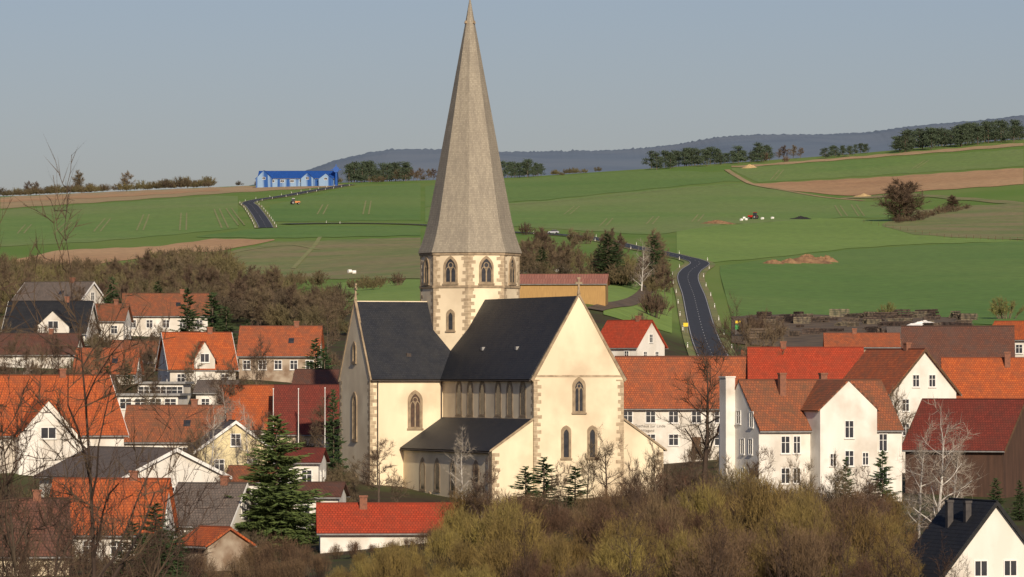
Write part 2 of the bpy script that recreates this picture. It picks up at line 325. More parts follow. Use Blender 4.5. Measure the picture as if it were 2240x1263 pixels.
def strip(bb,cl,o0,o1,off,i0=0,i1=None,ns=1):
    i1=i1 or len(cl); k=len(bb.V); w_=ns+1
    for i in range(i0,i1):
        a=cl[max(i-1,0)];b=cl[min(i+1,len(cl)-1)];t=(b-a).normalized();nn=Vector((-t.y,t.x))
        for j in range(w_):
            p=cl[i]+nn*(o0+(o1-o0)*j/ns); bb.V.append((p.x,p.y,gz(p.x,p.y)+off))
    for i in range(i1-i0-1):
        for j in range(ns): bb.F.append((k+w_*i+j,k+w_*i+j+1,k+w_*(i+1)+j+1,k+w_*(i+1)+j)); bb.U.append([(0,0)]*4); bb.MI.append(0)
def resample(cl,st):
    out=[cl[0]];acc=0
    for a,b in zip(cl,cl[1:]):
        L=(b-a).length
        while acc+L>=st:
            t=(st-acc)/L; a=a+(b-a)*t; out.append(a.copy()); L=(b-a).length; acc=0
        acc+=L
    return out
post=B(); post.box(-.06,.06,-.06,.06,0,1.0); post.cur=1; post.box(-.065,.065,-.065,.065,.72,.88); postme=post.me('delineator_post',['white_paint','black_rubber'])
def road(name,label,pts,wd=5.6,posts=50,marks=True):
    cl=resample(spline([Vector(hit(*p)) for p in pts]),3.0)
    bb=B(); strip(bb,cl,-wd/2-1.5,wd/2+1.5,.2,ns=6); obj('verge',bb.me('verge','field_rough'),kind='structure',label='dry grass verge beside the road',category='verge')
    bb=B(); strip(bb,cl,-wd/2,wd/2,.32,ns=4); obj(name,bb.me(name,'asphalt'),kind='structure',label=label,category='road')
    if marks:
        bb=B(); strip(bb,cl,-wd/2+.12,-wd/2+.27,.36); strip(bb,cl,wd/2-.27,wd/2-.12,.36)
        for i in range(0,len(cl)-3,4): strip(bb,cl,-.08,.08,.36,i,i+2)
        obj('road_marking',bb.me('road_marking','road_paint'),kind='structure',label='white edge lines and centre dashes painted on asphalt',category='road marking')
    if posts:
        for i in range(4,len(cl)-1,int(posts/3)):
            t=(cl[i+1]-cl[i-1]).normalized(); nn=Vector((-t.y,t.x))
            for sd in (-1,1):
                p=cl[i]+nn*sd*(wd/2+1.2); obj('delineator_post',postme,None,(p.x,p.y,gz(p.x,p.y)+.1),label='white road delineator post with black band',category='road post',group='posts along the country road')
    return cl
road('road','grey asphalt country road curving between fields',[(1572,812),(1556,775),(1543,745),(1530,700),(1518,650),(1505,612),(1512,594),(1531,579),(1515,570),(1485,563),(1440,553),(1380,541),(1300,523),(1210,514),(1130,510),(1000,500),(920,493),(800,490),(700,490),(620,492)],posts=66)
road('road','asphalt road climbing towards the crest',[(582,500),(576,488),(566,472),(552,453),(543,445),(566,438),(620,430),(680,419),(740,409),(765,404.5)],posts=45)
def path(pts,w_,mt,label,off=.24,name='path'):
    bb=B(); cl=resample(spline([Vector(hit(*p)) for p in pts]),3); strip(bb,cl,-w_,w_,off); obj(name,bb.me(name,mt),kind='structure',label=label,category='path')
path([(1300,680),(1350,668),(1395,655),(1420,625),(1400,608)],1.6,'dirt','pale dirt track through the meadow')
path([(1590,372),(1610,385),(1650,405),(1720,418),(1800,432),(1890,440)],1.5,'field_tan','pale farm track between the fields',.3)
path([(930,458),(1190,444),(1430,420),(1640,402)],.6,'tramline','faint grass boundary between two grain fields',.2)
path([(480,560),(560,545),(640,538),(700,548)],.7,'tramline','faint dry path over the pasture',.24)
path([(700,520),(690,536),(668,560),(640,590)],.7,'tramline','faint dry path over the pasture',.26)
def tram(a,b_):
    pa,pb=Vector(hit(*a)),Vector(hit(*b_)); cl=resample([pa,pb],6)
    if len(cl)<3: return
    for o in (-1.2,1.2):
        bb=B(); strip(bb,cl,o-.32,o+.32,.22); obj('tramline',bb.me('tramline','tramline'),kind='structure',label='wheel track line worn into the grain field',category='wheel track')
for a,b_ in (((45,512),(62,492)),((125,512),(152,486)),((212,508),(236,478)),((306,505),(320,470)),((400,505),(402,466)),((492,500),(474,458)),((528,494),(500,456)),((1318,496),(1335,478)),((1420,492),(1436,474)),((1520,486),(1534,470)),((1848,474),(1832,450)),((1885,474),(1868,448)),((1240,470),(1262,452)),((700,470),(712,448)),((800,470),(806,440)),((1690,395),(1710,372)),((2000,370),(2030,350))): tram(a,b_)
# ------------------------------------------------------------ church
CH=top('church','cream plastered cross-shaped church with tall shingled spire','church',(X(1028,615),615,-14),R(21))
H=5.4; ZE=14.35; ZR=23.1; YN=-34.7; XT=-14.4; A=10.3
def part(name,bb,mt,parent=CH,**k): return obj(name,bb.me(name,mt),parent,**k)
part('nave',gable_wall(YN,16,H,ZE,ZR,-3,True),'plaster_cream')
part('transept',gable_wall(XT,14.4,H+.003,ZE+.003,ZR-.02,-3),'plaster_cream')
part('nave_roof',gable_roof(YN+.15,16,H,ZE,ZR,.35,.0,.18,True),'slate')
part('transept_roof',gable_roof(XT+.1,14.3,H,ZE,ZR-.25,.35,.0,.18),'slate')
for s_ in (-1,1):
    bb=B(); bb.poly_extrude([(s_*H,YN+.2,-3),(s_*A,YN+.2,-3),(s_*A,YN+.2,6.0),(s_*H,YN+.2,9.3)],(0,-YN-H-.2+.0,0)); part('aisle',bb,'plaster_cream')
    bb=B(); slab(bb,(s_*(A+.35),YN+.05,5.8),(s_*(A+.35),-H-.02,5.8),(s_*H,-H-.02,9.33),(s_*H,YN+.05,9.33),.16); part('aisle_roof',bb,'slate')
    bb=B(); bb.poly_extrude([(s_*(H+.35),YN-.12,ZE-.5),(s_*(H+.1),YN-.12,ZE-.75),(0,YN-.12,ZR+.08),(0,YN-.12,ZR+.42)],(0,.35,0)); part('gable_coping',bb,'stone')
    bb=B(); bb.poly_extrude([(s_*(A+.35),YN+.0,5.78),(s_*(A+.35),YN+.0,6.02),(s_*(H+.03),YN+.0,9.62),(s_*(H+.03),YN+.0,9.35)],(0,.12,0)); part('gable_coping',bb,'stone')
    bb=B(); bb.poly_extrude([(XT-.1,s_*(H+.35),ZE-.5),(XT-.1,s_*(H+.1),ZE-.75),(XT-.1,0,ZR-.2),(XT-.1,0,ZR+.25)],(.3,0,0)); part('gable_coping',bb,'stone')
for bx in ((-H,H,YN-.06,YN-.004,ZE-.2,ZE+.02),(-H-.15,-H-.004,YN+.1,-H-.17,ZE-.45,ZE-.05),(XT+.1,-H-.17,-H-.16,-H-.006,ZE-.45,ZE-.05),(-H-.08,-H-.004,YN+.5,-H-.2,9.4,9.5)):
    bb=B(); bb.box(*bx); part('cornice',bb,'stone_quoin')
for a,b_,r_ in (((-H-.42,YN+.1,ZE-.62),(-H-.42,-H-.3,ZE-.62),.1),((XT,-H-.42,ZE-.62),(-H-.4,-H-.42,ZE-.62),.1),((-A-.42,YN+.1,5.72),(-A-.42,-H-.1,5.72),.1)):
    bb=B(); bb.cyl(a,b_,r_,r_,6); part('gutter',bb,'iron')
for a,b_ in (((-H-.25,-H-.25,ZE-.7),(-H-.25,-H-.25,9)),((-A-.2,YN+.5,5.7),(-A-.2,YN+.5,-2)),((XT+.9,-H-.12,ZE-.7),(XT+.9,-H-.12,-2))):
    bb=B(); bb.cyl(a,b_,.07,.07,6); part('downpipe',bb,'iron')
def ngon(r,z): return [(r*math.cos(R(22.5+45*k)),r*math.sin(R(22.5+45*k)),z) for k in range(8)]
RO=5.85
bb=B(); bb.poly_extrude(ngon(RO,12),(0,0,16.9)); part('tower',bb,'plaster_cream')
for z_,r_,h_ in ((24.6,.14,.28),(28.45,.16,.45)):
    bb=B(); bb.poly_extrude(ngon(RO+r_,z_),(0,0,h_)); part('tower_cornice',bb,'stone')
rings=[(28.75,6.15),(28.95,6.1),(29.8,5.76),(31.0,5.36),(32.6,4.95),(36,4.3),(39,3.72),(46,2.42),(53,1.13),(56,.56),(58.9,.05)]
V=[];Fc=[];U=[]
for (z,r) in rings: V+=ngon(r,z)
acc=[0]
for a,b in zip(rings,rings[1:]): acc.append(acc[-1]+math.hypot(b[0]-a[0],b[1]-a[1]))
for j in range(len(rings)-1):
    for k in range(8):
        k2=(k+1)%8; Fc.append((j*8+k,j*8+k2,(j+1)*8+k2,(j+1)*8+k))
        w0=rings[j][1]*.765/2;w1=rings[j+1][1]*.765/2; o=k*11.37
        U.append([(o-w0,acc[j]),(o+w0,acc[j]),(o+w1,acc[j+1]),(o-w1,acc[j+1])])
Fc.append(tuple(range(7,-1,-1))); U.append([(0,0)]*8)
SP=obj('spire',mesh('spire',V,Fc,'shingle',uv=U),CH)
bb=B(); bb.cyl((0,0,58.4),(0,0,61.5),.06,.05,6); bb.box(-.5,.5,-.04,.04,60.3,60.45); part('spire_cross',bb,'iron')
for k in range(4):
    a=R(90*k+24); c,s_=math.cos(a),math.sin(a); bb=B(); bb.poly_extrude([(-.11,-.1,0),(.11,-.1,0),(0,-.1,.32)],(0,.4,0)); o=part('spire_dormer',bb,'stone',loc=(c*.55,s_*.55,55.9),rz=a-R(90))
def finial(x,y,z,rz=0):
    bb=B(); bb.cyl((0,0,0),(0,0,.5),.22,.12,6); bb.box(-.09,.09,-.09,.09,.5,1.9); bb.box(-.42,.42,-.08,.08,1.15,1.38); bb.box(-.2,.2,-.1,.1,1.7,1.9); part('finial_cross',bb,'stone',loc=(x,y,z),rz=rz)
finial(0,YN+.05,ZR+.3); finial(XT+.1,0,ZR+.1,R(90))
def quoin(px_,py_,d1,d2,z0,z1,h=.42):
    bb=B(); d1=Vector((*d1,0)).normalized(); d2=Vector((*d2,0)).normalized(); P=Vector((px_,py_,0)); i=0; z=z0
    def nrm(d,o): n=Vector((-d.y,d.x,0)); return n if n.dot(o)<0 else -n
    n1=nrm(d1,d2); n2=nrm(d2,d1)
    while z<z1:
        l1,l2=((.8,.42) if i%2 else (.42,.8)); l1+=random.uniform(-.14,.16); l2+=random.uniform(-.14,.16); t=.02; hh=min(h-.03,z1-z)
        for d,n,l in ((d1,n1,l1),(d2,n2,l2)):
            a=P+n*.002; bb.poly_extrude([tuple(a+Vector((0,0,z))),tuple(a+d*l+Vector((0,0,z))),tuple(a+d*l+n*t+Vector((0,0,z))),tuple(a-d*.02+n*t+Vector((0,0,z)))],(0,0,hh))
        z+=h; i+=1
    part('quoin',bb,'stone_quoin')
quoin(-H,YN,(1,0),(0,1),-1,ZE-.5); quoin(H,YN,(-1,0),(0,1),-1,ZE-.5); quoin(XT,-H-.003,(1,0),(0,1),-1,ZE-.5); quoin(XT,H,(1,0),(0,-1),-1,ZE-.5)
quoin(-A,YN+.2,(1,0),(0,1),-1,5.7); quoin(A,YN+.2,(-1,0),(0,1),-1,5.7)
vs=ngon(RO,0)
for k in range(8):
    p=Vector(vs[k][:2]);a=Vector(vs[k-1][:2])-p;b_=Vector(vs[(k+1)%8][:2])-p
    quoin(p.x,p.y,a,b_,15,24.6); quoin(p.x,p.y,a,b_,24.9,28.4)
def arch(a,h,n=7):
    hs=h-1.732*a; pts=[(-a,0),(a,0)]
    for i in range(n+1):
        t=R(60)*i/n; pts.append((-a+2*a*math.cos(t),hs+2*a*math.sin(t)))
    for i in range(n-1,-1,-1):
        t=R(60)*i/n; pts.append((a-2*a*math.cos(t),hs+2*a*math.sin(t)))
    return pts
def ring(bb,o,i,y0,y1):
    k=len(bb.V); n=len(o)
    for (p,y) in ((o,y0),(o,y1),(i,y1),(i,y0)): bb.V+=[(q[0],y,q[1]) for q in p]
    for r in range(3):
        for j in range(n):
            j2=(j+1)%n; bb.F.append((k+r*n+j,k+r*n+j2,k+(r+1)*n+j2,k+(r+1)*n+j)); bb.U.append([(0,0)]*4); bb.MI.append(bb.cur)
def gwin(x,y,z,w_,h,ang,trac=True,glass='glass_dark',fr=.28,dp=.12,sd=.2,fm='stone'):
    a=w_/2; i=arch(a,h); o=[(p[0]*(a+fr)/a, (p[1]*(h+fr*1.6)/h if p[1]>.01 else -.12)) for p in i]
    g=B(); k=len(i); g.V=[(p[0],-.015,p[1]) for p in i]; g.F=[tuple(range(k))]; g.U=[[(0,0)]*k]; g.MI=[0]
    W_=obj('window',g.me('window',glass),CH,(x,y,z),R(ang))
    f=B(); ring(f,o,i,0,-dp); obj('frame',f.me('frame',fm),W_)
    s_=B(); s_.box(-a-fr-.1,a+fr+.1,-sd,-.002,-.3,-.125); obj('sill',s_.me('sill','stone'),W_)
    if trac:
        t=B(); hs=h-1.732*a; t.box(-.05,.05,-.07,-.02,0,hs+.15*a)
        rr=a*.52; c=hs+.62*a; O=[(rr*math.cos(2*math.pi*q/16),c+rr*math.sin(2*math.pi*q/16)) for q in range(16)]; I=[(p[0]*.72,c+(p[1]-c)*.72) for p in O]; ring(t,O,I,-.02,-.07)
        for sg in (-1,1):
            b_=a*.5; O=[(sg*b_+p[0]*.98,p[1]+0.02) for p in arch(b_,hs+.35*a)]; I=[(sg*b_+(p[0]-sg*b_)*.78,p[1]-.09 if p[1]>.1 else .05) for p in O]; ring(t,O,I,-.021,-.065)
        obj('tracery',t.me('tracery','stone'),W_)
gwin(-8.85,-H-.006,8.3,1.25,3.9,0,glass='glass_warm')
gwin(XT-.005,0,16.0,.75,1.9,-90,False); gwin(XT-.005,-.1,6.9,1.1,5.1,-90); gwin(XT-.005,-.2,0.4,1.0,2.2,-90,False)
gwin(0,YN-.006,10.3,1.0,3.4,0); gwin(-1.55,YN-.006,5.2,.62,3.1,0,False); gwin(1.6,YN-.006,5.2,.62,3.1,0,False)
for pxx in (1006,1031,1058,1093,1118,1146):
    Y=((pxx-1028)/19.1+5.04)/.3584; gwin(-H-.006,-Y,9.9,1.3,3.5,-90,False,fr=.34,dp=.04,sd=.08)
for pxx in (927,960,995,1046):
    Y=((pxx-1028)/18.95+.9336*A)/.3584; gwin(-A-.006,-Y,1.3,1.2,3.1,-90,False,fr=.34,dp=.04,sd=.08)
Y=((944-1028)/18.95+.9336*A)/.3584; gwin(-A-.006,-Y,-1.8,1.6,2.4,-90,False,glass='brown_wood')
ap=RO*math.cos(R(22.5))
for k in range(8):
    an=-90+45*k
    gwin(math.cos(R(an))*(ap+.004),math.sin(R(an))*(ap+.004),25.25,1.35,2.75,an+90,True,fr=.22)
an=-135; gwin(math.cos(R(an))*(ap+.004),math.sin(R(an))*(ap+.004),19.7,.55,2.0,an+90,False,fr=.25)
for (x,y,z) in ((-3.7,-14.4,ZR-3.7*1.62),(-3.7,-25.3,ZR-3.7*1.62)):
    bb=B(); bb.box(-.28,.2,-.25,.25,.1,.5); part('roof_hatch',bb,'metal_grey',loc=(x,y,z))
bb=B(); bb.box(-.28,.28,-.28,.2,.1,.5); part('roof_hatch',bb,'iron',loc=(-9.2,-4.0,ZR-4.0*1.62-.2))
# ------------------------------------------------------------ houses
WC={}
def window(parent,x,y,z,w_,h,ang,name='window'):
    key=(round(w_,1),round(h,1))
    if key not in WC:
        g=B(); g.box(-w_/2,w_/2,-.02,-.004,0,h); gm=g.me('window','glass_dark')
        f=B(); t=.09
        f.box(-w_/2-t,w_/2+t,-.07,-.003,-t,0); f.box(-w_/2-t,w_/2+t,-.07,-.003,h,h+t); f.box(-w_/2-t,-w_/2,-.069,-.003,0,h); f.box(w_/2,w_/2+t,-.069,-.003,0,h); f.box(-.035,.035,-.05,-.021,0,h)
        if h>1.1: f.box(-w_/2,w_/2,-.048,-.022,h*.62,h*.62+.05)
        f.box(-w_/2-.15,w_/2+.15,-.16,-.004,-t-.07,-t-.004)
        WC[key]=(gm,f.me('frame','white_paint'))
    gm,fm=WC[key]; o=obj(name,gm,parent,(x,y,z),R(ang)); obj('frame',fm,o); return o
def house(label,u,d,rot,L,W,pe,pr,roof,wall,front=(4,1),gl=(2,1),gr=(2,1),chim=((.2,0),),ov=.45,ovg=.35,cat='house',hip0=0,hip1=0,dorm=(),ww=1.0,wh=1.25,barge=None,name='house',wins=(),sky=0,door=True,ch=.9,cs=1.0,cm='chimney_brick'):
    k=d/F; x=X(u,d); g=min(gz(x,d),gz(x-L/3,d-W/2),gz(x+L/3,d-W/2))-.8; ze=(EY-pe)*k-g; zr=(EY-pr)*k-g
    E=top(name,label,cat,(x,d,g),R(rot))
    if hip0 or hip1:
        bb=B(); bb.box(-L/2,L/2,-W/2,W/2,0,ze); obj('wall',bb.me('wall',wall),E)
    else: obj('wall',gable_wall(-L/2,L/2,W/2,ze,zr).me('wall',wall),E)
    Rf=obj('roof',gable_roof(-L/2,L/2,W/2,ze,zr,ov,ovg,.18,hip0=hip0,hip1=hip1).me('roof',roof),E)
    if not hip0 and not hip1:
        bb=B(); bb.cyl((-L/2-ovg,0,zr+.2),(L/2+ovg,0,zr+.2),.11,.11,6); obj('ridge_cap',bb.me('ridge_cap',roof),Rf)
    sl=(zr-ze)/(W/2)
    if barge:
        for sx in (-1,1):
            for sy in (-1,1):
                bb=B(); xx=sx*(L/2+ovg+.02); bb.poly_extrude([(xx,sy*(W/2+ov),ze-ov*sl-.12),(xx,sy*(W/2+ov),ze-ov*sl+.22),(xx,0,zr+.24),(xx,0,zr-.12)],(.05*sx,0,0)); obj('barge_board',bb.me('barge_board',barge),E)
    for sy in (-1,1):
        bb=B(); bb.cyl((-L/2-ovg,sy*(W/2+ov+.06),ze-ov*sl+.02),(L/2+ovg,sy*(W/2+ov+.06),ze-ov*sl+.02),.08,.08,6); obj('gutter',bb.me('gutter','metal_grey'),E)
    for (cx,cy) in chim:
        zt=zr+ch; zb=zr-abs(cy)*sl-.6
        bb=B(); bb.box(-.35*cs,.35*cs,-.3*cs,.3*cs,0,zt-zb); bb.box(-.42*cs,.42*cs,-.37*cs,.37*cs,zt-zb-.12,zt-zb+.06); obj('chimney',bb.me('chimney',cm),Rf,(cx*L,cy,zb))
    c,r=front
    for j in range(r):
        zz=ze-2.15-2.8*j
        if zz<.9: break
        for i in range(c):
            if j==r-1 and door and i==c//2 and r>1:
                bb=B(); bb.box(-.55,.55,-.06,-.004,0,2.1); D_=obj('door',bb.me('door','brown_wood'),E,(-L/2+L*(i+.5)/c,-W/2,max(.8,zz-1.1))); hb=B(); hb.box(.35,.42,-.11,-.062,1,1.15); obj('handle',hb.me('handle','metal_grey'),D_); continue
            window(E,-L/2+L*(i+.5)/c,-W/2-.001,zz,ww,wh,0)
    for sd,g_ in ((-1,gl),(1,gr)):
        if not g_: continue
        c,r=g_
        for j in range(r+1):
            zz=ze+.55-2.8*j; n=max(1,c-1) if j==0 else c
            if zz<.9 or (j==0 and (zr-ze<2.8 or hip0 or hip1)): continue
            ext=W*(.5 if j==0 else .85)
            for i in range(n): window(E,sd*(L/2+.001),-ext/2+ext*(i+.5)/n,zz,ww,wh,90 if sd>0 else -90)
    for (wx,wz,w1,h1) in wins: window(E,wx,-W/2-.001,ze+wz,w1,h1,0)
    for (s_,dw,pro,dze,dzr,dr) in dorm:
        y0=-W/2-pro; Dm=obj('dormer',gable_wall(y0,0,dw/2,ze+dze,ze+dzr,max(ze-1.5,0) if pro<=0 else 0,True,c=0).me('dormer',wall),E,(s_*L,0,0))
        obj('dormer_roof',gable_roof(y0,-.1,dw/2,ze+dze,ze+dzr,.3,.3,.14,True).me('dormer_roof',dr or roof),Dm)
        window(Dm,-.0,y0-.001,ze+dze-.4,min(1.6,dw*.4),1.1,0)
    for i in range(sky):
        t=.45; yy=-W/2*(1-t); zz=ze+(zr-ze)*t+.2
        bb=B(); bb.box(-.4,.4,-.55,.55,-.02,.08); o=obj('skylight',bb.me('skylight','glass_dark'),Rf,(-L*.25+L*.5*i/max(1,sky-1) if sky>1 else L*.15,yy,zz)); o.rotation_euler=(math.atan2(zr-ze,W/2),0,0)
    return E,ze,zr
house('white house with grey tiled roof',130,900,-25,13,10,664,620,'roof_grey','wall_white',barge='white_paint',sky=1)
house('white house with wide black roof and gabled dormer',112,850,-8,13.5,10,727,662,'roof_black','wall_white',dorm=((.12,5.2,.6,1.0,3.4,None),),sky=1,barge='white_paint')
house('white house with weathered red roof and balcony',238,862,-4,6.2,9,702,668,'roof_old','wall_white',front=(2,2))
house('white two-storey house with long red roof',362,885,5,14,10,690,645,'roof_old','wall_white',front=(5,2),sky=1)
house('white house with brown tiled roof',72,782,-5,14,10,775,733,'roof_brown','wall_white',front=(5,2))
house('white house with orange roof behind bushes',237,742,-3,8.5,9,817,765,'roof_mixed','wall_white',front=(3,2),sky=1)
house('white house with red-orange roof and gabled balcony dormer',430,725,14,9.2,9.5,805,731,'roof_orange','wall_white',front=(3,2),gl=(2,2),dorm=((.02,2.9,.4,1.2,3.6,None),),barge='white_paint')
house('half-timbered house with faded orange roof',615,765,-3,11.5,9,776,717,'roof_mixed','wall_timber',front=(5,1),sky=1)
house('small building with dark roof',695,705,-5,5.6,7,846,812,'roof_brown','wall_brown',chim=(),front=(0,0))
house('large white house with bright orange roof and gable',70,560,24,17,11,945,826,'roof_orange','wall_white',front=(0,0),gl=(2,1),dorm=((-.03,6.6,1.4,-.2,3.4,None),),barge='white_paint')
house('house with dull red-brown tiled roof',385,612,-4,11,9,962,891,'roof_old','wall_white',front=(4,1),sky=1)
house('building with orange roof beside a hall',545,655,0,7,10.5,935,847,'roof_orange','wall_white',chim=(),front=(3,1))
house('hall with dark red roof and white posts',672,650,0,7.6,10.5,944,846,'roof_dkred','wall_cream',chim=(),front=(3,1))
house('pale yellow house with front gable',505,580,100,9,8.6,985,924,'roof_grey','wall_yellow',gl=(2,1),gr=(2,1),barge='white_paint')
house('low white building with grey corrugated roof',290,525,-52,15,12.5,1042,984,'roof_grey','wall_white',front=(0,0),gr=(1,1),barge='white_paint',chim=())
house('white house with orange roof behind bare trees',245,480,-6,10.3,9,1160,1052,'roof_orange','wall_white',front=(4,1))
house('white house with dark grey roof',465,500,-18,6.4,8,1142,1062,'roof_grey','wall_white',barge='white_paint',front=(2,1),gl=(2,1))
house('small shed with orange roof and open gable',470,455,-50,4,4.5,1190,1158,'roof_orange','wall_timber',front=(0,0),gl=None,gr=None,chim=(),name='shed',cat='shed')
house('low white building with bright red roof',848,485,3,12.6,7,1160,1106,'roof_red','wall_white',front=(7,1),chim=((-.18,-.6),),ww=.9,wh=.7)
house('house with dark brown roof behind twigs',40,445,10,8,8,1205,1096,'roof_brown','wall_cream',front=(2,1))
house('white house with red half-hipped roof',1378,850,-38,8.5,7.5,757,704,'roof_red','wall_white',gr=(2,2),front=(2,2),ww=.8)
E20,ze20,zr20=house('white inn with long orange tiled roof',1500,650,-3,17,10,886,784,'roof_mixed','wall_white',front=(6,2),chim=(),ww=1.1,wh=1.3,ov=.5)
def text(body,parent,loc,size):
    cu=bpy.data.curves.new('t','FONT'); cu.body=body; cu.size=size; cu.extrude=.01; cu.align_x='CENTER'
    o=bpy.data.objects.new('t',cu); link(o); bpy.context.view_layer.update(); me=bpy.data.meshes.new_from_object(o.evaluated_get(bpy.context.evaluated_depsgraph_get())); bpy.data.objects.remove(o)
    me.materials.clear(); me.materials.append(M['lettering_ink']); q=obj('lettering',me,parent,loc); q.rotation_euler=(R(90),0,0)
text('Gasthaus zur Linde',E20,(-4.35,-5.03,ze20-2.75),.5); text('Wiegand',E20,(-4.6,-5.03,ze20-3.3),.45)
E21,ze,zr=house('large white two-storey house with mottled red roof and cross gable',1772,545,22,16.4,10,937,836,'roof_old','wall_white',front=(0,0),gl=(0,0),gr=(0,0),chim=((-.24,-1.5),(.12,1)),ov=.35,ovg=.05)
obj('cross_gable',gable_wall(-7.4,0,3.25,ze+2.0,zr+.1,0,True).me('cross_gable','wall_white'),E21,(.9,0,0))
obj('cross_gable_roof',gable_roof(-7.4,-.1,3.25,ze+2.0,zr+.1,.25,.12,.14,True).me('cross_gable_roof','roof_old'),E21,(.9,0,0))
for (x,z,w_,h,y) in ((.95,-.9,.9,1.7,-7.401),(-.9,-3.8,.6,1.2,-7.401),(.95,-3.8,.9,1.5,-7.401),(2.8,-3.7,.6,1.2,-7.401),(3.2+.2,-6.2,.6,.6,-7.401),(-5.2,-2.5,.9,1.7,-5.001),(-3.9,-2.5,.7,1.7,-5.001),(6.0,-2.3,.85,1.7,-5.001),(-5.2,-5.6,.9,1.5,-5.001),(-3.9,-5.6,.7,1.5,-5.001),(6.0,-5.6,.85,1.5,-5.001)):
    window(E21,x,y,ze+z,w_,h,0)
for (y,z) in ((-3,-2.6),(-1,-2.6),(-3,-5.6),(-1,-5.6),(-3.2,.2)): window(E21,-8.201,y,ze+z,.8,1.5,-90)
bb=B(); bb.box(-9.25,-8.205,.9,2.5,0,zr+.45); bb.box(-9.33,-8.15,.82,2.58,zr+.45,zr+.6); obj('stair_turret',bb.me('stair_turret','wall_white'),E21)
house('building with long bright red tiled roof',1762,650,-2,13.8,9,832,764,'roof_red','wall_white',front=(4,1),chim=((-.2,0),))
house('white gabled house with orange roof',1960,605,-62,12,8.8,856,768,'roof_mixed','wall_white',front=(3,1),gr=(3,2),gl=None,barge='brown_wood',ww=.8,wh=1.3)
house('large barn with dark brown tiled roof',2095,725,-4,15,12,818,717,'roof_brown','wall_brown',chim=(),front=(0,0),name='barn',cat='barn')
house('house with orange tiled roof',2180,645,-3,13,11,882,787,'roof_orange','wall_white',front=(4,1),chim=((.1,-1),))
house('dark brown boarded barn with dark red roof',2130,560,-30,11.5,10,978,878,'roof_dkred','wall_brown',front=(0,0),gl=None,gr=None,barge='brown_wood',chim=(),name='barn',cat='barn')
house('white house with orange roof by the meadow',2235,790,-25,8,8,742,706,'roof_orange','wall_white')
house('long low shed with orange-red roof',1885,830,-2,11.5,6,758,732,'roof_mixed','wall_timber',front=(0,0),chim=((-.1,0),),name='shed',cat='shed')
house('low shed with pale sheet roof',2010,850,0,10,6,738,718,'roof_grey','wall_timber',front=(0,0),chim=(),name='shed',cat='shed')
house('white gabled house with black roof and chimneys',2128,400,-73,9,9.6,1270,1100,'roof_black','wall_white',front=(0,0),gr=(3,1),gl=None,chim=((-.1,-1.6),(.2,-1.2)),barge='black_rubber',ww=.95,wh=1.1,ch=.15,cs=.75,cm='chimney_slate')
house('ochre boarded barn with pale red sheet roof',1222,1000,-4,18.5,10,622,603,'roof_sheet','wall_ochre',front=(0,0),gl=None,gr=None,chim=(),name='barn',cat='barn')
for (u_,d_,l_,pe_,pr_,rf) in ((30,640,9,880,838,'roof_brown'),(655,560,5,1010,985,'roof_dkred'),(1700,700,9,800,770,'roof_old'),(200,695,6,852,824,'roof_brown'),(478,690,5,858,836,'roof_grey'),(560,535,5,1052,1024,'roof_old'),(700,525,4.5,1085,1060,'roof_brown'),(300,800,7,775,748,'roof_old'),(540,800,5,770,748,'roof_brown')):
    house('white outbuilding with tiled roof among trees',u_,d_,-6,l_,6,pe_,pr_,rf,'wall_white',chim=(),front=(2,1),name='outbuilding',cat='outbuilding')
def flat(label,u,d,L,W,pt,wall='wall_white'):
    k=d/F;x=X(u,d);g=gz(x,d)-1; z=(EY-pt)*k-g; E=top('flat_roofed_building',label,'building',(x,d,g),R(-8))
    bb=B(); bb.box(-L/2,L/2,-W/2,W/2,0,z); obj('wall',bb.me('wall',wall),E)
    bb=B(); bb.box(-L/2-.4,L/2+.4,-W/2-.5,W/2+.4,z+.003,z+.3); obj('roof',bb.me('roof','metal_grey'),E)
    for i in range(4): window(E,-L/2+L*(i+.5)/4,-W/2-.001,z-1.6,1.4,1.2,0)
flat('white flat-roofed house with wide windows',335,655,7.6,6,866); flat('white terrace building with railing',360,690,6,5,840)
house('long blue-roofed building with light blue walls',652,2880,-4,43,13,391,375,'roof_blue','wall_blue',front=(8,1),gl=None,gr=None,chim=(),dorm=((-.42,9,2,-.2,4.2,None),(.14,7,2,-.2,2.8,None),(.38,8,3,-.6,2.4,None)),ww=2,wh=1.2,name='office_building',cat='building')
bb=B(); bb.cyl((0,0,0),(0,0,9),.8,.6,8); bb.cyl((0,-1,9),(0,1,9),1.7,1.7,10); bb.box(-2.8,2.8,-.3,.3,8.75,9.25); bb.box(-.3,.3,-.3,.3,6.2,11.8); x=X(735,2870); e=top('blue_tower','blue painted tower with wheel-shaped top','tower',(x,2870,gz(x,2870)),0); obj('mast',bb.me('mast','blue_paint'),e)
for px_,pt,d in ((598,852,600),(653,852,600),(711,850,600)):
    x=X(px_,d); g=gz(x,d); h=(EY-pt)*d/F-g; bb=B(); bb.cyl((0,0,0),(0,0,h),.06,.035,8); bb.cyl((0,0,h),(0,0,h+.12),.08,.08,8); obj('flag_pole',bb.me('flag_pole','white_paint'),None,(x,d,g),label='slim white flag pole without flag',category='flag pole',group='white flag poles')
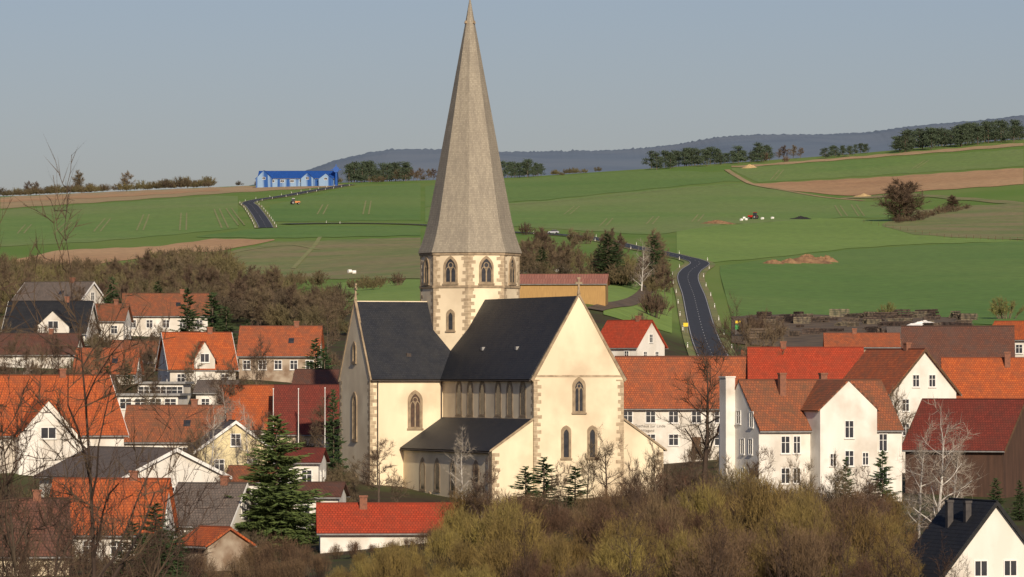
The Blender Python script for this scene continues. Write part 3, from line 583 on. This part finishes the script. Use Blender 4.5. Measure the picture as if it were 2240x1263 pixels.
# ------------------------------------------------------------ trees
def tube(V,Fc,p0,p1,r0,r1,n=4):
    d=(p1-p0); a=d.orthogonal().normalized(); c=d.normalized().cross(a); k=len(V)
    for P,r in ((p0,r0),(p1,r1)):
        for i in range(n):
            t=2*math.pi*i/n; V.append(P+a*(r*math.cos(t))+c*(r*math.sin(t)))
    for i in range(n): j=(i+1)%n; Fc.append((k+i,k+j,k+n+j,k+n+i))
def rv(s=1): return Vector((random.gauss(0,s),random.gauss(0,s),random.gauss(0,s)))
def sliver(V,Fc,p,d,l,w_):
    s_=d.cross(rv()).normalized()*w_*.5; k=len(V); V.extend([p-s_,p+s_,p+d*l]); Fc.append((k,k+1,k+2))
def gen_bare(seed,H,nb=(10,5,4),tf=.25,rad=.16,up=.12,twn=5,twl=.9,tww=.035,spread=.42,droop=0,minr=.012,wob=.13):
    random.seed(seed); TV,TF,CV,CF=[],[],[],[]
    def br(p,d,l,r,lv):
        segs=4 if lv<2 else 3
        for i in range(segs):
            d=(d+rv(wob)+Vector((0,0,up-droop*lv))).normalized(); q=p+d*(l/segs); r1=max(r*(.78),minr*.6)
            if lv<=1: tube(TV,TF,p,q,r,r1,4)
            else: tube(CV,CF,p,q,r,r1,3)
            if lv<3 :
                for _ in range(max(1,round(nb[lv]/segs)) if i>0 or lv>1 else 1):
                    t=random.random(); a=p.lerp(q,t); side=(rv(1)); side=(side-side.dot(d)*d).normalized(); dd_=(d*random.uniform(.5,.9)+side*random.uniform(.6,1)).normalized()
                    br(a,dd_,l*random.uniform(.42,.62),max(r1*.55,minr),lv+1)
            if lv>=2:
                for _ in range(twn):
                    t=random.random(); a=p.lerp(q,t); dd_=(d*.8+rv(.5)+Vector((0,0,.25-droop*4))).normalized(); sliver(CV,CF,a,dd_,twl*random.uniform(.5,1.2),tww)
            p=q; r=r1
    p=Vector((0,0,-.3)); d=Vector((0,0,1)); n=8; r=rad
    for i in range(n):
        d=(d+rv(.05)+Vector((0,0,.15))).normalized(); q=p+d*(H*.8/n); r1=rad*(1-.85*(i+1)/n)
        tube(TV,TF,p,q,r,r1,6)
        if (i+1)/n>tf:
            for _ in range(max(2,round(nb[0]/n*1.6))):
                a=p.lerp(q,random.random()); th=random.random()*6.283; el=random.uniform(.3,.9)
                dd_=Vector((math.cos(th),math.sin(th),el)).normalized(); br(a,dd_,H*spread*random.uniform(.6,1.1)*(1-.45*(i/n)),r1*.6+.01,1)
        p=q; r=r1
    br(p,d,H*.22,r1,1)
    return TV,TF,CV,CF,H
def gen_shrub(seed,H,Wd,stems=45,tw=34,tww=.035,twl=.8,vert=.45,spr=.33,rnd=0):
    random.seed(seed); TV,TF,CV,CF=[],[],[],[]
    for s_ in range(stems):
        th=random.random()*6.283; rr=random.random()**.6*Wd*.5*(1+.25*math.sin(th*3+seed)); b0=Vector((math.cos(th)*rr*.45,math.sin(th)*rr*.45,-.3)); q_=min(1,rr/(Wd*.55)); 
        hz=H*random.uniform(.7,1)*math.sqrt(max(.15,1-q_*q_)) if rnd else H*random.uniform(.45,1)*(1-.35*(rr/(Wd*.5))**2)
        tip=Vector((math.cos(th)*rr,math.sin(th)*rr,hz))
        mid=(b0+tip)*.5+rv(.18)+Vector((0,0,H*.12)); pts=[b0.lerp(mid,t)*(1-t)+mid.lerp(tip,t)*t for t in (0,.25,.5,.75,1)]; r=.05*H/5
        for i in range(4): tube(TV,TF,pts[i],pts[i+1],r*(1-i*.22),r*(1-(i+1)*.22),3)
        for _ in range(tw):
            t=random.uniform(.2,1)**(.55 if rnd else .8); a=b0.lerp(mid,t)*(1-t)+mid.lerp(tip,t)*t+(rv(.25) if rnd else Vector((0,0,0))); d=((tip-b0).normalized()*.5+rv(spr)+Vector((0,0,vert))).normalized(); l=twl*random.uniform(.5,1.4)
            sliver(CV,CF,a,d,l,tww)
            for _k in range(2): sliver(CV,CF,a+d*l*random.uniform(.2,.7),(d+rv(.35)).normalized(),l*.6,tww*.8)
    return TV,TF,CV,CF,H
def gen_spruce(seed,H,Wd,tiers=34,per=13,nw=.16):
    random.seed(seed); TV,TF,CV,CF=[],[],[],[]
    tube(TV,TF,Vector((0,0,-.3)),Vector((0,0,H*.97)),H*.018,.02,7)
    for i in range(tiers):
        t=i/(tiers-1); z=H*(.05+.92*t); rad=Wd*.5*((1-t)**.85)*random.uniform(.7,1.15)+.12
        for b in range(max(5,int(per*(1-.5*t)))):
            th=random.random()*6.283; L_=rad*random.uniform(.5,1.2); d=Vector((math.cos(th),math.sin(th),-.18+.35*t)); n=max(4,int(L_/.2)); p=Vector((0,0,z+random.uniform(-.15,.15)))
            for k in range(n):
                f=(k+1)/n; q=p+d*(L_*f)+Vector((0,0,-.22*L_*f+.28*L_*f*f)); side=Vector((-d.y,d.x,0))
                for sg in (-1,1):
                    dd_=(d*.75+side*sg*.8+rv(.22)+Vector((0,0,-.15))).normalized(); l=(.28+.25*(1-f))*min(1.6,L_*.5+.4)
                    sliver(CV,CF,q,dd_,l*1.25,nw)
                sliver(CV,CF,q,(d+rv(.15)+Vector((0,0,.1))).normalized(),.5,nw)
    for _ in range(14): sliver(CV,CF,Vector((0,0,H*random.uniform(.9,.97))),(Vector((0,0,1))+rv(.3)).normalized(),.5,.1)
    return TV,TF,CV,CF,H
def gen_pine(seed,H):
    random.seed(seed); TV,TF,CV,CF=[],[],[],[]
    tube(TV,TF,Vector((0,0,-.3)),Vector((0,0,H*.85)),.2,.06,5)
    for _ in range(18):
        z=H*random.uniform(.15,.95); th=random.random()*6.283; rr=H*.3*random.random()*(1.15-z/H*.7); c=Vector((math.cos(th)*rr,math.sin(th)*rr,z)); tube(TV,TF,Vector((0,0,z*.85)),c,.06,.03,3)
        R_=random.uniform(.8,1.6)
        for k in range(55):
            p=c+Vector((random.gauss(0,R_*.55),random.gauss(0,R_*.55),random.gauss(0,R_*.35))); sliver(CV,CF,p,(rv(1)+Vector((0,0,.6))).normalized(),random.uniform(.4,.9),.35)
    return TV,TF,CV,CF,H
LIB={}
def lib(key,gens,tm,cm,label,cat,name):
    LIB[key]=dict(v=[(mesh('trunk',g[0],g[1],tm),mesh('crown',g[2],g[3],cm),g[4]) for g in gens],g=gens,label=label,cat=cat,name=name)
lib('bare',[gen_bare(s_,10) for s_ in (1,2,3)],'bark','twig_brown','bare brown deciduous tree in early spring','tree','bare_tree')
lib('baredark',[gen_bare(s_,10,nb=(8,5,3),rad=.2,minr=.016,tww=.026,twn=3) for s_ in (4,5)],'bark_dark','twig_dark','tall dark bare tree with spreading limbs','tree','bare_tree')
lib('round',[gen_bare(s_,12,nb=(16,6,4),tf=.12,rad=.25,twn=7,twl=1.2,tww=.07,spread=.42,up=.1) for s_ in (6,7)],'bark_dark','twig_brown','solitary bare tree with rounded crown','tree','bare_tree')
lib('barefar',[gen_bare(s_,9,nb=(9,4,3),twn=6,twl=1.0,tww=.055,spread=.42) for s_ in (11,12,13)],'bark','twig_brown','bare brown tree in the hedgerow','tree','bare_tree')
lib('birch',[gen_bare(s_,9,nb=(8,4,3),rad=.13,tf=.15,up=.12,droop=.02,spread=.3,twn=2,tww=.02,minr=.014) for s_ in (21,22)],'bark_birch','twig_pale','bare birch tree with white bark','tree','birch_tree')
lib('olive',[gen_shrub(s_,5,5.2,62,46,.03,.6,.5,.4,1) for s_ in (31,32,33)],'bark_dark','twig_olive','rounded dense shrub with golden olive twigs','shrub','shrub')
lib('brown',[gen_shrub(s_,5,5.2,54,42,.028,.65,.35,.45,1) for s_ in (41,42,43)],'bark_dark','twig_red','rounded leafless shrub with warm brown twigs','shrub','shrub')
lib('brownfar',[gen_shrub(s_,5,6,36,26,.08,.95) for s_ in (51,52,53)],'bark','twig_brown','leafless brown shrub on the slope','shrub','shrub')
lib('greenfar',[gen_shrub(s_,5,6,36,26,.08,.9) for s_ in (61,62)],'bark','twig_green','shrub with first pale green leaves','shrub','shrub')
lib('forebush',[gen_bare(s_,7,nb=(9,4,3),rad=.08,tf=.05,up=.1,twn=2,twl=.45,tww=.018,spread=.42,minr=.012,wob=.22) for s_ in (64,65,66)],'bark_dark','twig_dark','open bare thicket with crooked dark branches','shrub','shrub')
lib('spruce',[gen_spruce(s_,12,8,38,15,.18) for s_ in (71,72)],'bark','needle_mid','dark green spruce tree with drooping branches','tree','spruce_tree')
lib('spruces',[gen_spruce(s_,9,4.6,26,11) for s_ in (73,74)],'bark','needle_dark','narrow dark green spruce tree','tree','spruce_tree')
lib('pine',[gen_pine(s_,10) for s_ in (81,82,83,84)],'bark','needle_hazy','dark pine tree on the field crest','tree','pine_tree')
lib('fore',[gen_bare(s_,10,nb=(8,4,3),rad=.08,tf=.2,up=.14,twn=2,twl=.5,tww=.014,spread=.34,minr=.010,wob=.18) for s_ in (91,92,93)],'bark_dark','twig_dark','bare sapling with thin dark twigs on near bank','tree','bare_tree')
random.seed(5)
def plant(key,px,d,pt=None,h=None,wf=1.0,i=None,label=None,group=None):
    L_=LIB[key]; v=L_['v'][random.randrange(len(L_['v'])) if i is None else i%len(L_['v'])]; x=X(px,d); g=gz(x,d)
    if h is None: h=(EY-pt)*d/F-g
    if h<.5: return
    s_=h/v[2]; e=top(L_['name'],label or L_['label'],L_['cat'],(x,d,g),random.random()*6.283,group)
    e.scale=(s_*wf,s_*wf,s_); obj('trunk',v[0],e); obj('crown',v[1],e); return e
ST=[]
def stuff(key,px,d,h,wf=1.2):
    x=X(px,d); ST.append((key,x,d,gz(x,d),h,wf*random.uniform(.85,1.2),random.random()*6.283))
def mass(name,label,mt):
    VV=[];FF=[];o=0; cache={}
    for (key,x,y,z,h,wf,th) in ST:
        L_=LIB[key]; i=random.randrange(len(L_['g'])); g=L_['g'][i]
        if (key,i) not in cache: cache[(key,i)]=(np.array([tuple(v) for v in g[2]]),g[3])
        a,fc=cache[(key,i)]; s_=h/g[4]; c,sn=math.cos(th),math.sin(th)
        b=np.stack([(a[:,0]*c-a[:,1]*sn)*s_*wf+x,(a[:,0]*sn+a[:,1]*c)*s_*wf+y,a[:,2]*s_+z],1)
        VV.append(b); FF+= [tuple(q+o for q in f) for f in fc]; o+=len(a)
    me=bpy.data.meshes.new(name); me.from_pydata(np.concatenate(VV).tolist(),[],FF); me.materials.append(M[mt]); o_=obj(name,me,kind='stuff',label=label,category='scrub')
    ST.clear()
# foreground thicket
tp=[(640,1290),(750,1250),(850,1200),(950,1130),(1010,1095),(1100,1072),(1200,1078),(1300,1062),(1400,1035),(1500,1020),(1600,1040),(1700,1030),(1800,1032),(1880,1052),(1950,1085),(2000,1140),(2060,1220),(2150,1300)]
tops=lambda u:np.interp(u,[q[0] for q in tp],[q[1] for q in tp])
gr='dense thicket below the church'
for row,(d,dy) in enumerate(((468,0),(448,26),(426,58),(402,96),(376,136))):
    u=(930 if row<2 else 730)+random.uniform(0,40)
    while u<2060:
        pt=tops(u)+dy*random.uniform(.5,1.3)+random.uniform(-26,36)
        key='olive' if random.random()<(.75 if u<1120 and row>1 else .42 if row>0 else .25) else 'brown'
        if 1030<u<1350 and row<2: key='brown'
        plant(key,u,d+random.uniform(-9,9),pt=min(pt,1275),wf=random.uniform(.75,1.2),group=gr); u+=random.uniform(42,70)
for u,d,pt in ((560,430,1180),(610,425,1165),(660,430,1185),(700,425,1205),(590,410,1220),(640,410,1215),(520,420,1210),(440,420,1205),(480,400,1240),(740,400,1240),(800,395,1220),(760,370,1245),(850,385,1195),(880,400,1180),(735,465,1188),(775,462,1180),(815,465,1188),(855,462,1180),(895,465,1172),(930,462,1155),(840,420,1190),(790,430,1205)):
    plant('brown' if u<740 or d>450 else 'olive',u,d,pt=pt,wf=.9,group=gr)
for u,d,pt,k in ((1050,462,1015,'bare'),(1440,455,980,'bare'),(1655,450,990,'bare'),(1760,440,1005,'bare'),(1390,440,1015,'bare'),(1900,440,1030,'bare'),(1220,450,1020,'bare'),(1600,455,1005,'bare'),(1820,450,1000,'bare'),(1500,450,985,'bare')): plant(k,u,d,pt=pt,wf=.75)
plant('birch',1012,560,pt=945,wf=.9,i=0,label='slender bare birch standing beside the church'); plant('bare',828,560,pt=970,wf=1.2,i=1,label='bare fruit tree beside the church wall'); plant('bare',775,570,pt=1005,wf=1); plant('bare',870,545,pt=1030,wf=1)
plant('baredark',1325,540,pt=945,wf=.95,i=1,label='gnarled bare tree before the church gable'); plant('bare',1285,545,pt=975,wf=.8)
for u,d,pt in ((1150,500,1020),(1190,500,1000),(1258,498,1020)): plant('spruces',u,d,pt=pt,wf=1.7,label='small dark spruce beside the church')
plant('spruce',605,500,pt=905,wf=1.35,i=0,label='large spruce with drooping branches among houses')
plant('spruces',730,600,pt=850,wf=.6); plant('spruces',340,445,pt=1100,wf=1.8); plant('spruces',1850,500,pt=1000,wf=.9); plant('spruces',1930,500,pt=985,wf=1.1); plant('spruces',2178,520,pt=1045,wf=1.3); plant('spruces',2230,520,pt=1050)
plant('spruces',280,690,pt=795,wf=1.2); plant('spruces',235,700,pt=800,wf=1.2); plant('spruces',465,790,pt=640,wf=1.4); plant('spruces',410,800,pt=630,wf=1.0); plant('spruces',495,780,pt=670,wf=1.1); plant('spruces',245,900,pt=605,wf=1.2); plant('spruces',345,930,pt=615,wf=1.3);plant('spruces',690,730,pt=740,wf=1.2); plant('spruces',710,725,pt=760,wf=1.2)
plant('spruces',290,430,pt=1140,wf=1.8); plant('spruces',385,450,pt=1150,wf=1.7); plant('spruces',540,800,pt=700,wf=1.3); plant('spruces',180,810,pt=735,wf=1.2)
plant('birch',500,600,pt=845,wf=1.1,i=1); plant('birch',460,570,pt=870,wf=.9); plant('birch',545,570,pt=880,wf=.9); plant('bare',430,560,pt=920,wf=.7); plant('bare',570,560,pt=910,wf=.7)
plant('birch',2050,475,pt=895,wf=1.15,i=0,label='large multi-limbed birch beside dark barn'); plant('birch',2010,480,pt=930,wf=.9,i=1); plant('birch',2085,478,pt=950,wf=.9,i=1)
plant('baredark',1540,590,pt=755,wf=1.15,i=0,label='tall dark bare linden tree beside the inn'); plant('baredark',1618,720,pt=665,wf=.75,i=1); plant('bare',1655,700,pt=700,wf=.8,i=2); plant('bare',1700,650,pt=760,wf=.7)
plant('bare',130,700,pt=720,wf=.8); plant('bare',90,690,pt=760,wf=.7); plant('bare',560,700,pt=740,wf=.8)
plant('birch',40,600,pt=810,wf=.8); plant('bare',1950,560,pt=850,wf=.7)
gv='garden shrubs between the houses'
for _ in range(54):
    u=random.choice([random.uniform(0,740),random.uniform(0,740),random.uniform(1640,2240)]); d=random.uniform(560,880); plant(random.choice(['brownfar','brownfar','greenfar']),u,d,h=random.uniform(2,4),group=gv)
for _ in range(24): plant('bare',random.uniform(0,720),random.uniform(620,900),h=random.uniform(6,9),wf=.85,group=gv)
for _ in range(6): plant('bare',random.uniform(100,560),random.uniform(400,540),h=random.uniform(4.5,6.5),wf=.8,group=gv)
gs='trees on the hillside'
def sc(key,n,a,b,c,d,h0,h1,wf=1.3):
    for _ in range(n): stuff(key,random.uniform(a,b),random.uniform(c,d),random.uniform(h0,h1),wf)
sc('brownfar',70,0,740,520,880,1.2,2.8,1.5); sc('greenfar',20,0,740,520,880,1.2,2.4,1.5); sc('brownfar',26,620,760,500,600,1.5,2.8,1.4); sc('brownfar',30,1480,2240,600,860,1.2,2.6,1.4); sc('brownfar',30,0,560,430,520,1.5,3,1.3)
mass('garden_scrub','low dark undergrowth between the village houses','scrub_mix')
sc('brownfar',150,0,480,950,1280,2.5,6,1.4); sc('brownfar',62,460,640,930,1180,2.5,5.5,1.4); sc('greenfar',26,60,680,980,1250,2.5,5,1.4); sc('brownfar',34,600,740,880,1080,2.2,4.5,1.4); sc('brownfar',46,330,500,1320,1500,4,7.5,1.4); sc('brownfar',36,20,330,1300,1400,2.5,5.5,1.4); sc('greenfar',8,560,700,1250,1350,3,5); sc('brownfar',14,740,900,880,930,1.8,3)
sc('brownfar',5,760,880,1180,1240,2,3); sc('brownfar',44,1130,1450,1150,1450,2.5,5.5,1.3)
mass('hillside_scrub','loose grey-brown and olive scrub covering the slope','scrub_mix')
def scatter(key,n,px0,px1,d0,d1,h0,h1,wf=1.1,group=gs):
    for _ in range(n): plant(key,random.uniform(px0,px1),random.uniform(d0,d1),h=random.uniform(h0,h1),wf=wf*random.uniform(.85,1.2),group=group)
scatter('barefar',38,0,600,930,1250,6,9,.95); scatter('barefar',9,540,720,890,960,5,7.5,.9)
scatter('barefar',32,1140,1460,1150,1480,5,9.5,.95,'grove behind the barn')
for u,d,pt in ((1185,1250,540),(1330,1200,510),(1348,1215,530),(1430,1300,515),(1312,1230,535)): plant('spruces',u,d,pt=pt,wf=1.5)
plant('birch',1403,1180,pt=530,wf=1.1)
for u,d,h in ((1430,1030,5),(1445,1060,4),(1420,1060,4),(1400,960,3)): plant('brownfar',u,d,h=h,wf=1)
plant('round',1966,2100,pt=400,wf=1.7,i=1,label='solitary bare tree with rounded crown in field'); plant('round',2085,2260,pt=430,wf=1.7,i=0,label='smaller bare tree with rounded crown'); plant('greenfar',2200,1080,h=4.5,wf=1.4); plant('greenfar',1940,1100,h=3.5)
for u in range(1965,2130,15): plant('brownfar',u,np.interp(u,[1965,2130],[2060,2280])+random.uniform(-15,15),h=random.uniform(2,3.8),wf=1.6,group='bushes on the bank')
for u,d in ((1150,1850),(1265,1700),(1285,1700),(1720,2950),(870,1230),(1640,1000),(1665,1010),(1700,980)): plant('brownfar',u,d,h=random.uniform(3,4.5),wf=1.2)
def crest(key,u0,u1,n,h0,h1,d0=2960,d1=3080,wf=1.2,g='trees along the field crest'):
    for i in range(n): plant(key,u0+(u1-u0)*(i+random.random())/n,random.uniform(d0,d1),h=random.uniform(h0,h1),wf=wf,group=g)
crest('pine',1425,1690,40,5,11,wf=1.5); crest('pine',1955,2240,54,6,12.5,wf=1.6); crest('pine',1795,1900,13,4,6.5,wf=1.5); crest('pine',762,900,24,6,12,wf=1.4); crest('pine',1100,1188,13,5,10,wf=1.4); crest('barefar',860,950,8,5,7)
for i in range(46): stuff('brownfar',random.uniform(0,375),random.uniform(2960,3080),random.uniform(3,6),1.7)
for i in range(12): stuff('brownfar',random.uniform(390,482),random.uniform(2960,3080),random.uniform(4,7),1.6)
for i in range(16): stuff('brownfar',random.uniform(500,950),random.uniform(2930,3080),random.uniform(2,4),1.6)
for i in range(10): stuff('brownfar',random.uniform(1190,1310),random.uniform(2960,3080),random.uniform(2,3.5),1.6)
mass('crest_hedge','low brown hedgerow along the field crest','scrub_mix')
crest('barefar',165,180,1,13,13); crest('barefar',265,280,1,11,11); crest('barefar',1660,1760,6,5,8); crest('barefar',60,80,2,7,8)
gf='saplings on the near bank'
for u,d,pt in ((-60,70,520),(50,85,640),(210,95,400),(330,120,860),(-40,100,560),(110,140,900),(230,120,1000),(10,150,880),(150,110,1010),(390,140,1060)): plant('fore',u,d,pt=pt,wf=.8,group=gf)
for u,d,pt in ((-20,190,1030),(70,200,1010),(160,210,1080),(240,190,1110),(330,215,1130),(430,210,1170),(60,180,1150),(2060,260,1190),(2000,250,1150),(1930,260,1150),(2100,255,1220)): plant('forebush',u,d,pt=pt,wf=.85,group=gf)
for u,d,pt in ((1380,260,1030),(1560,270,1080),(1150,270,1120),(1850,270,1090),(1700,260,1120)): plant('forebush',u,d,pt=pt,wf=.5,group=gf)
# ------------------------------------------------------------ small objects
def at(px,py): x,d=hit(px,py); return (x,d,gz(x,d)+.05)
lst=[]
for s_ in range(3):
    random.seed(100+s_); bb=B()
    if s_<2:
        for r_ in range(4-s_):
            for c_ in range(6-r_): 
                y=c_*.42-1.2+r_*.21; z=.2+r_*.36; bb.cyl((-3+random.uniform(-.9,.9),y,z),(3+random.uniform(-.9,.9),y+random.uniform(-.2,.2),z+random.uniform(-.1,.1)),.14,.2,7)
    else:
        for r_ in range(4):
            for c_ in range(4): bb.box(-2.2+random.uniform(-.4,.4),2.2+random.uniform(-.4,.4),c_*.6-1.2,c_*.6-.7,.1+r_*.4,.1+r_*.4+.3)
            for q in (-1.8,0,1.8): bb.box(q-.06,q+.06,-1.3,1.3,.4+r_*.4+.005,.5+r_*.4-.005)
    lst.append(bb.me('lumber_stack','log_wood'))
random.seed(9)
for i in range(70):
    u=random.uniform(1660,2115); py=random.uniform(696,746) if i%4 else random.uniform(694,700); p=at(u,py)
    o=obj('lumber_stack',lst[i%3],None,p,random.uniform(-1.3,1.3),label='weathered stack of timber in the lumber yard',category='lumber stack',group='timber stacks in the yard'); s_=random.uniform(.45,1.0); o.scale=(s_*.9,s_,s_*random.uniform(.7,1.5))
def pile(px,py,w_,h,mt,label,name='dirt_pile'):
    V=[];Fc=[];n=26;m_=8
    for j in range(m_+1):
        for i in range(n):
            t=2*math.pi*i/n; f=j/m_; rr=w_*(1-f)*(1+.12*math.sin(3*t+px)); V.append((rr*math.cos(t),rr*.5*math.sin(t),h*math.sin(f*1.57)**1.0*(1+random.gauss(0,.08))*(1+.25*math.sin(t*2+px))-.3))
    for j in range(m_):
        for i in range(n): Fc.append((j*n+i,j*n+(i+1)%n,(j+1)*n+(i+1)%n,(j+1)*n+i))
    obj(name,mesh(name,V,Fc,mt),None,at(px,py),label=label,category='heap')
pile(1690,578,4,1.2,'manure','heap of brown earth on the field'); pile(1765,576,8,2.2,'manure','long brown manure heap on the field edge'); pile(1805,574,4,1.6,'manure','small brown manure heap'); pile(1725,577,4,1.3,'manure','low brown manure heap')
pile(1568,490,8,1.4,'manure','brown soil heap on field'); pile(1752,480,6,1.3,'black_rubber','dark covered heap on field')
pile(1890,431,6,1.6,'field_tan','pale heap of straw beside track'); pile(1640,368,5,1.8,'field_tan','pale heap of straw at crest')
pile(2020,716,5,1.2,'white_paint','pale tarpaulin covering a heap','covered_heap')
bb=B(); bb.cyl((-.5,0,.5),(.5,0,.5),.5,.5,12); bm=bb.me('wrapped_bale','white_paint')
for u,py in ((1622,484),(1632,483),(1668,481),(1690,480),(1628,480),(775,600),(765,598),(1410,603)): obj('wrapped_bale',bm,None,at(u,py),random.random(),label='white plastic wrapped hay bale in field',category='hay bale',group='wrapped bales')
pb=B(); pb.cyl((0,0,-.2),(0,0,1.3),.07,.06,6); pm=pb.me('fence_post','brown_wood')
for i in range(22):
    u=1890+i*16; py=np.interp(u,[1890,1990,2060,2240],[488,508,520,529]); obj('fence_post',pm,None,at(u,py),label='weathered wooden fence post beside the meadow',category='fence post',group='meadow fence posts')
def tractor(px,py,paint,rz,label):
    E=top('tractor',label,'tractor',at(px,py),rz)
    bb=B(); bb.box(-.2,2.2,-.45,.45,.8,1.6); bb.box(2.2,2.35,-.4,.4,.9,1.45); bb.box(-1.4,-.2,-.6,.6,.8,1.3); obj('body',bb.me('body',paint),E)
    bb=B(); bb.poly_extrude([(-1.4,-.65,1.3),(-.1,-.65,1.3),(-.3,-.65,2.7),(-1.3,-.65,2.7)],(0,1.3,0)); C_=obj('cab',bb.me('cab','glass_dark'),E); bb=B(); bb.box(-1.45,-.2,-.72,.72,2.705,2.85); obj('cab_roof',bb.me('cab_roof','white_paint' if paint!='red_paint' else paint),C_)
    for (x,y,r) in ((-1.1,-.85,.85),(-1.1,.85,.85),(1.6,-.75,.55),(1.6,.75,.55)):
        bb=B(); bb.cyl((0,-.22,0),(0,.22,0),r,r,16); W_=obj('wheel',bb.me('wheel','black_rubber'),E,(x,y,r)); bb=B(); bb.cyl((0,-.24,0),(0,.24,0),r*.5,r*.5,12); obj('rim',bb.me('rim','metal_grey'),W_)
    bb=B(); bb.cyl((1.2,0,1.6),(1.2,0,2.4),.05,.05,6); obj('exhaust',bb.me('exhaust','iron'),E); return E
tractor(1648,480,'red_paint',2.6,'red tractor working beside white bales in field')
tractor(645,448,'orange_paint',.3,'pale orange tractor driving over green field')
tractor(1180,604,'orange_paint',.5,'small orange tractor parked by the barn')
def car(px,py,paint,rz,label):
    E=top('car',label,'car',at(px,py),rz); E.location.z+=.27
    bb=B(); bb.poly_extrude([(-2.1,-.85,.35),(2.1,-.85,.35),(2.15,-.85,.75),(1.2,-.85,.92),(-1.9,-.85,.98),(-2.15,-.85,.8)],(0,1.7,0)); obj('body',bb.me('body',paint),E)
    bb=B(); bb.poly_extrude([(-1.8,-.72,.97),(1.1,-.72,.93),(.4,-.72,1.42),(-1.3,-.72,1.45)],(0,1.44,0)); obj('window',bb.me('window','glass_dark'),E)
    bb=B(); bb.box(-1.25,.38,-.70,.70,1.455,1.49); obj('car_roof',bb.me('car_roof',paint),E)
    for x in (-1.3,1.3):
        for y in (-.8,.8): bb=B(); bb.cyl((0,-.1,0),(0,.1,0),.33,.33,14); obj('wheel',bb.me('wheel','black_rubber'),E,(x,y,.33))
    for y in (-.6,.6): bb=B(); bb.box(2.12,2.17,y-.15,y+.15,.6,.73); obj('headlight',bb.me('headlight','white_paint'),E)
car(1210,514,'silver_paint',R(175),'silver car driving on the country road'); car(1150,603,'silver_paint',.3,'silver car parked behind the barn'); car(1232,602,'white_paint',.2,'white car parked behind the barn')
def sign(px,py,mt,w_,h,zp,label):
    E=top('road_sign',label,'road sign',at(px,py),0)
    for sx in (-1,1): bb=B(); bb.cyl((sx*w_*.35,0,0),(sx*w_*.35,0,zp+h),.04,.04,6); obj('pole',bb.me('pole','metal_grey'),E)
    bb=B(); bb.box(-w_/2,w_/2,-.09,-.05,zp,zp+h); obj('sign_board',bb.me('sign_board',mt),E)
sign(1500,730,'yellow_paint',.9,.7,1.3,'yellow town sign beside the road'); sign(1614,735,'green_paint',1.1,.9,1.2,'green and yellow board beside the yard'); sign(1614,733,'yellow_paint',1.0,.5,2.2,'small yellow board on posts')
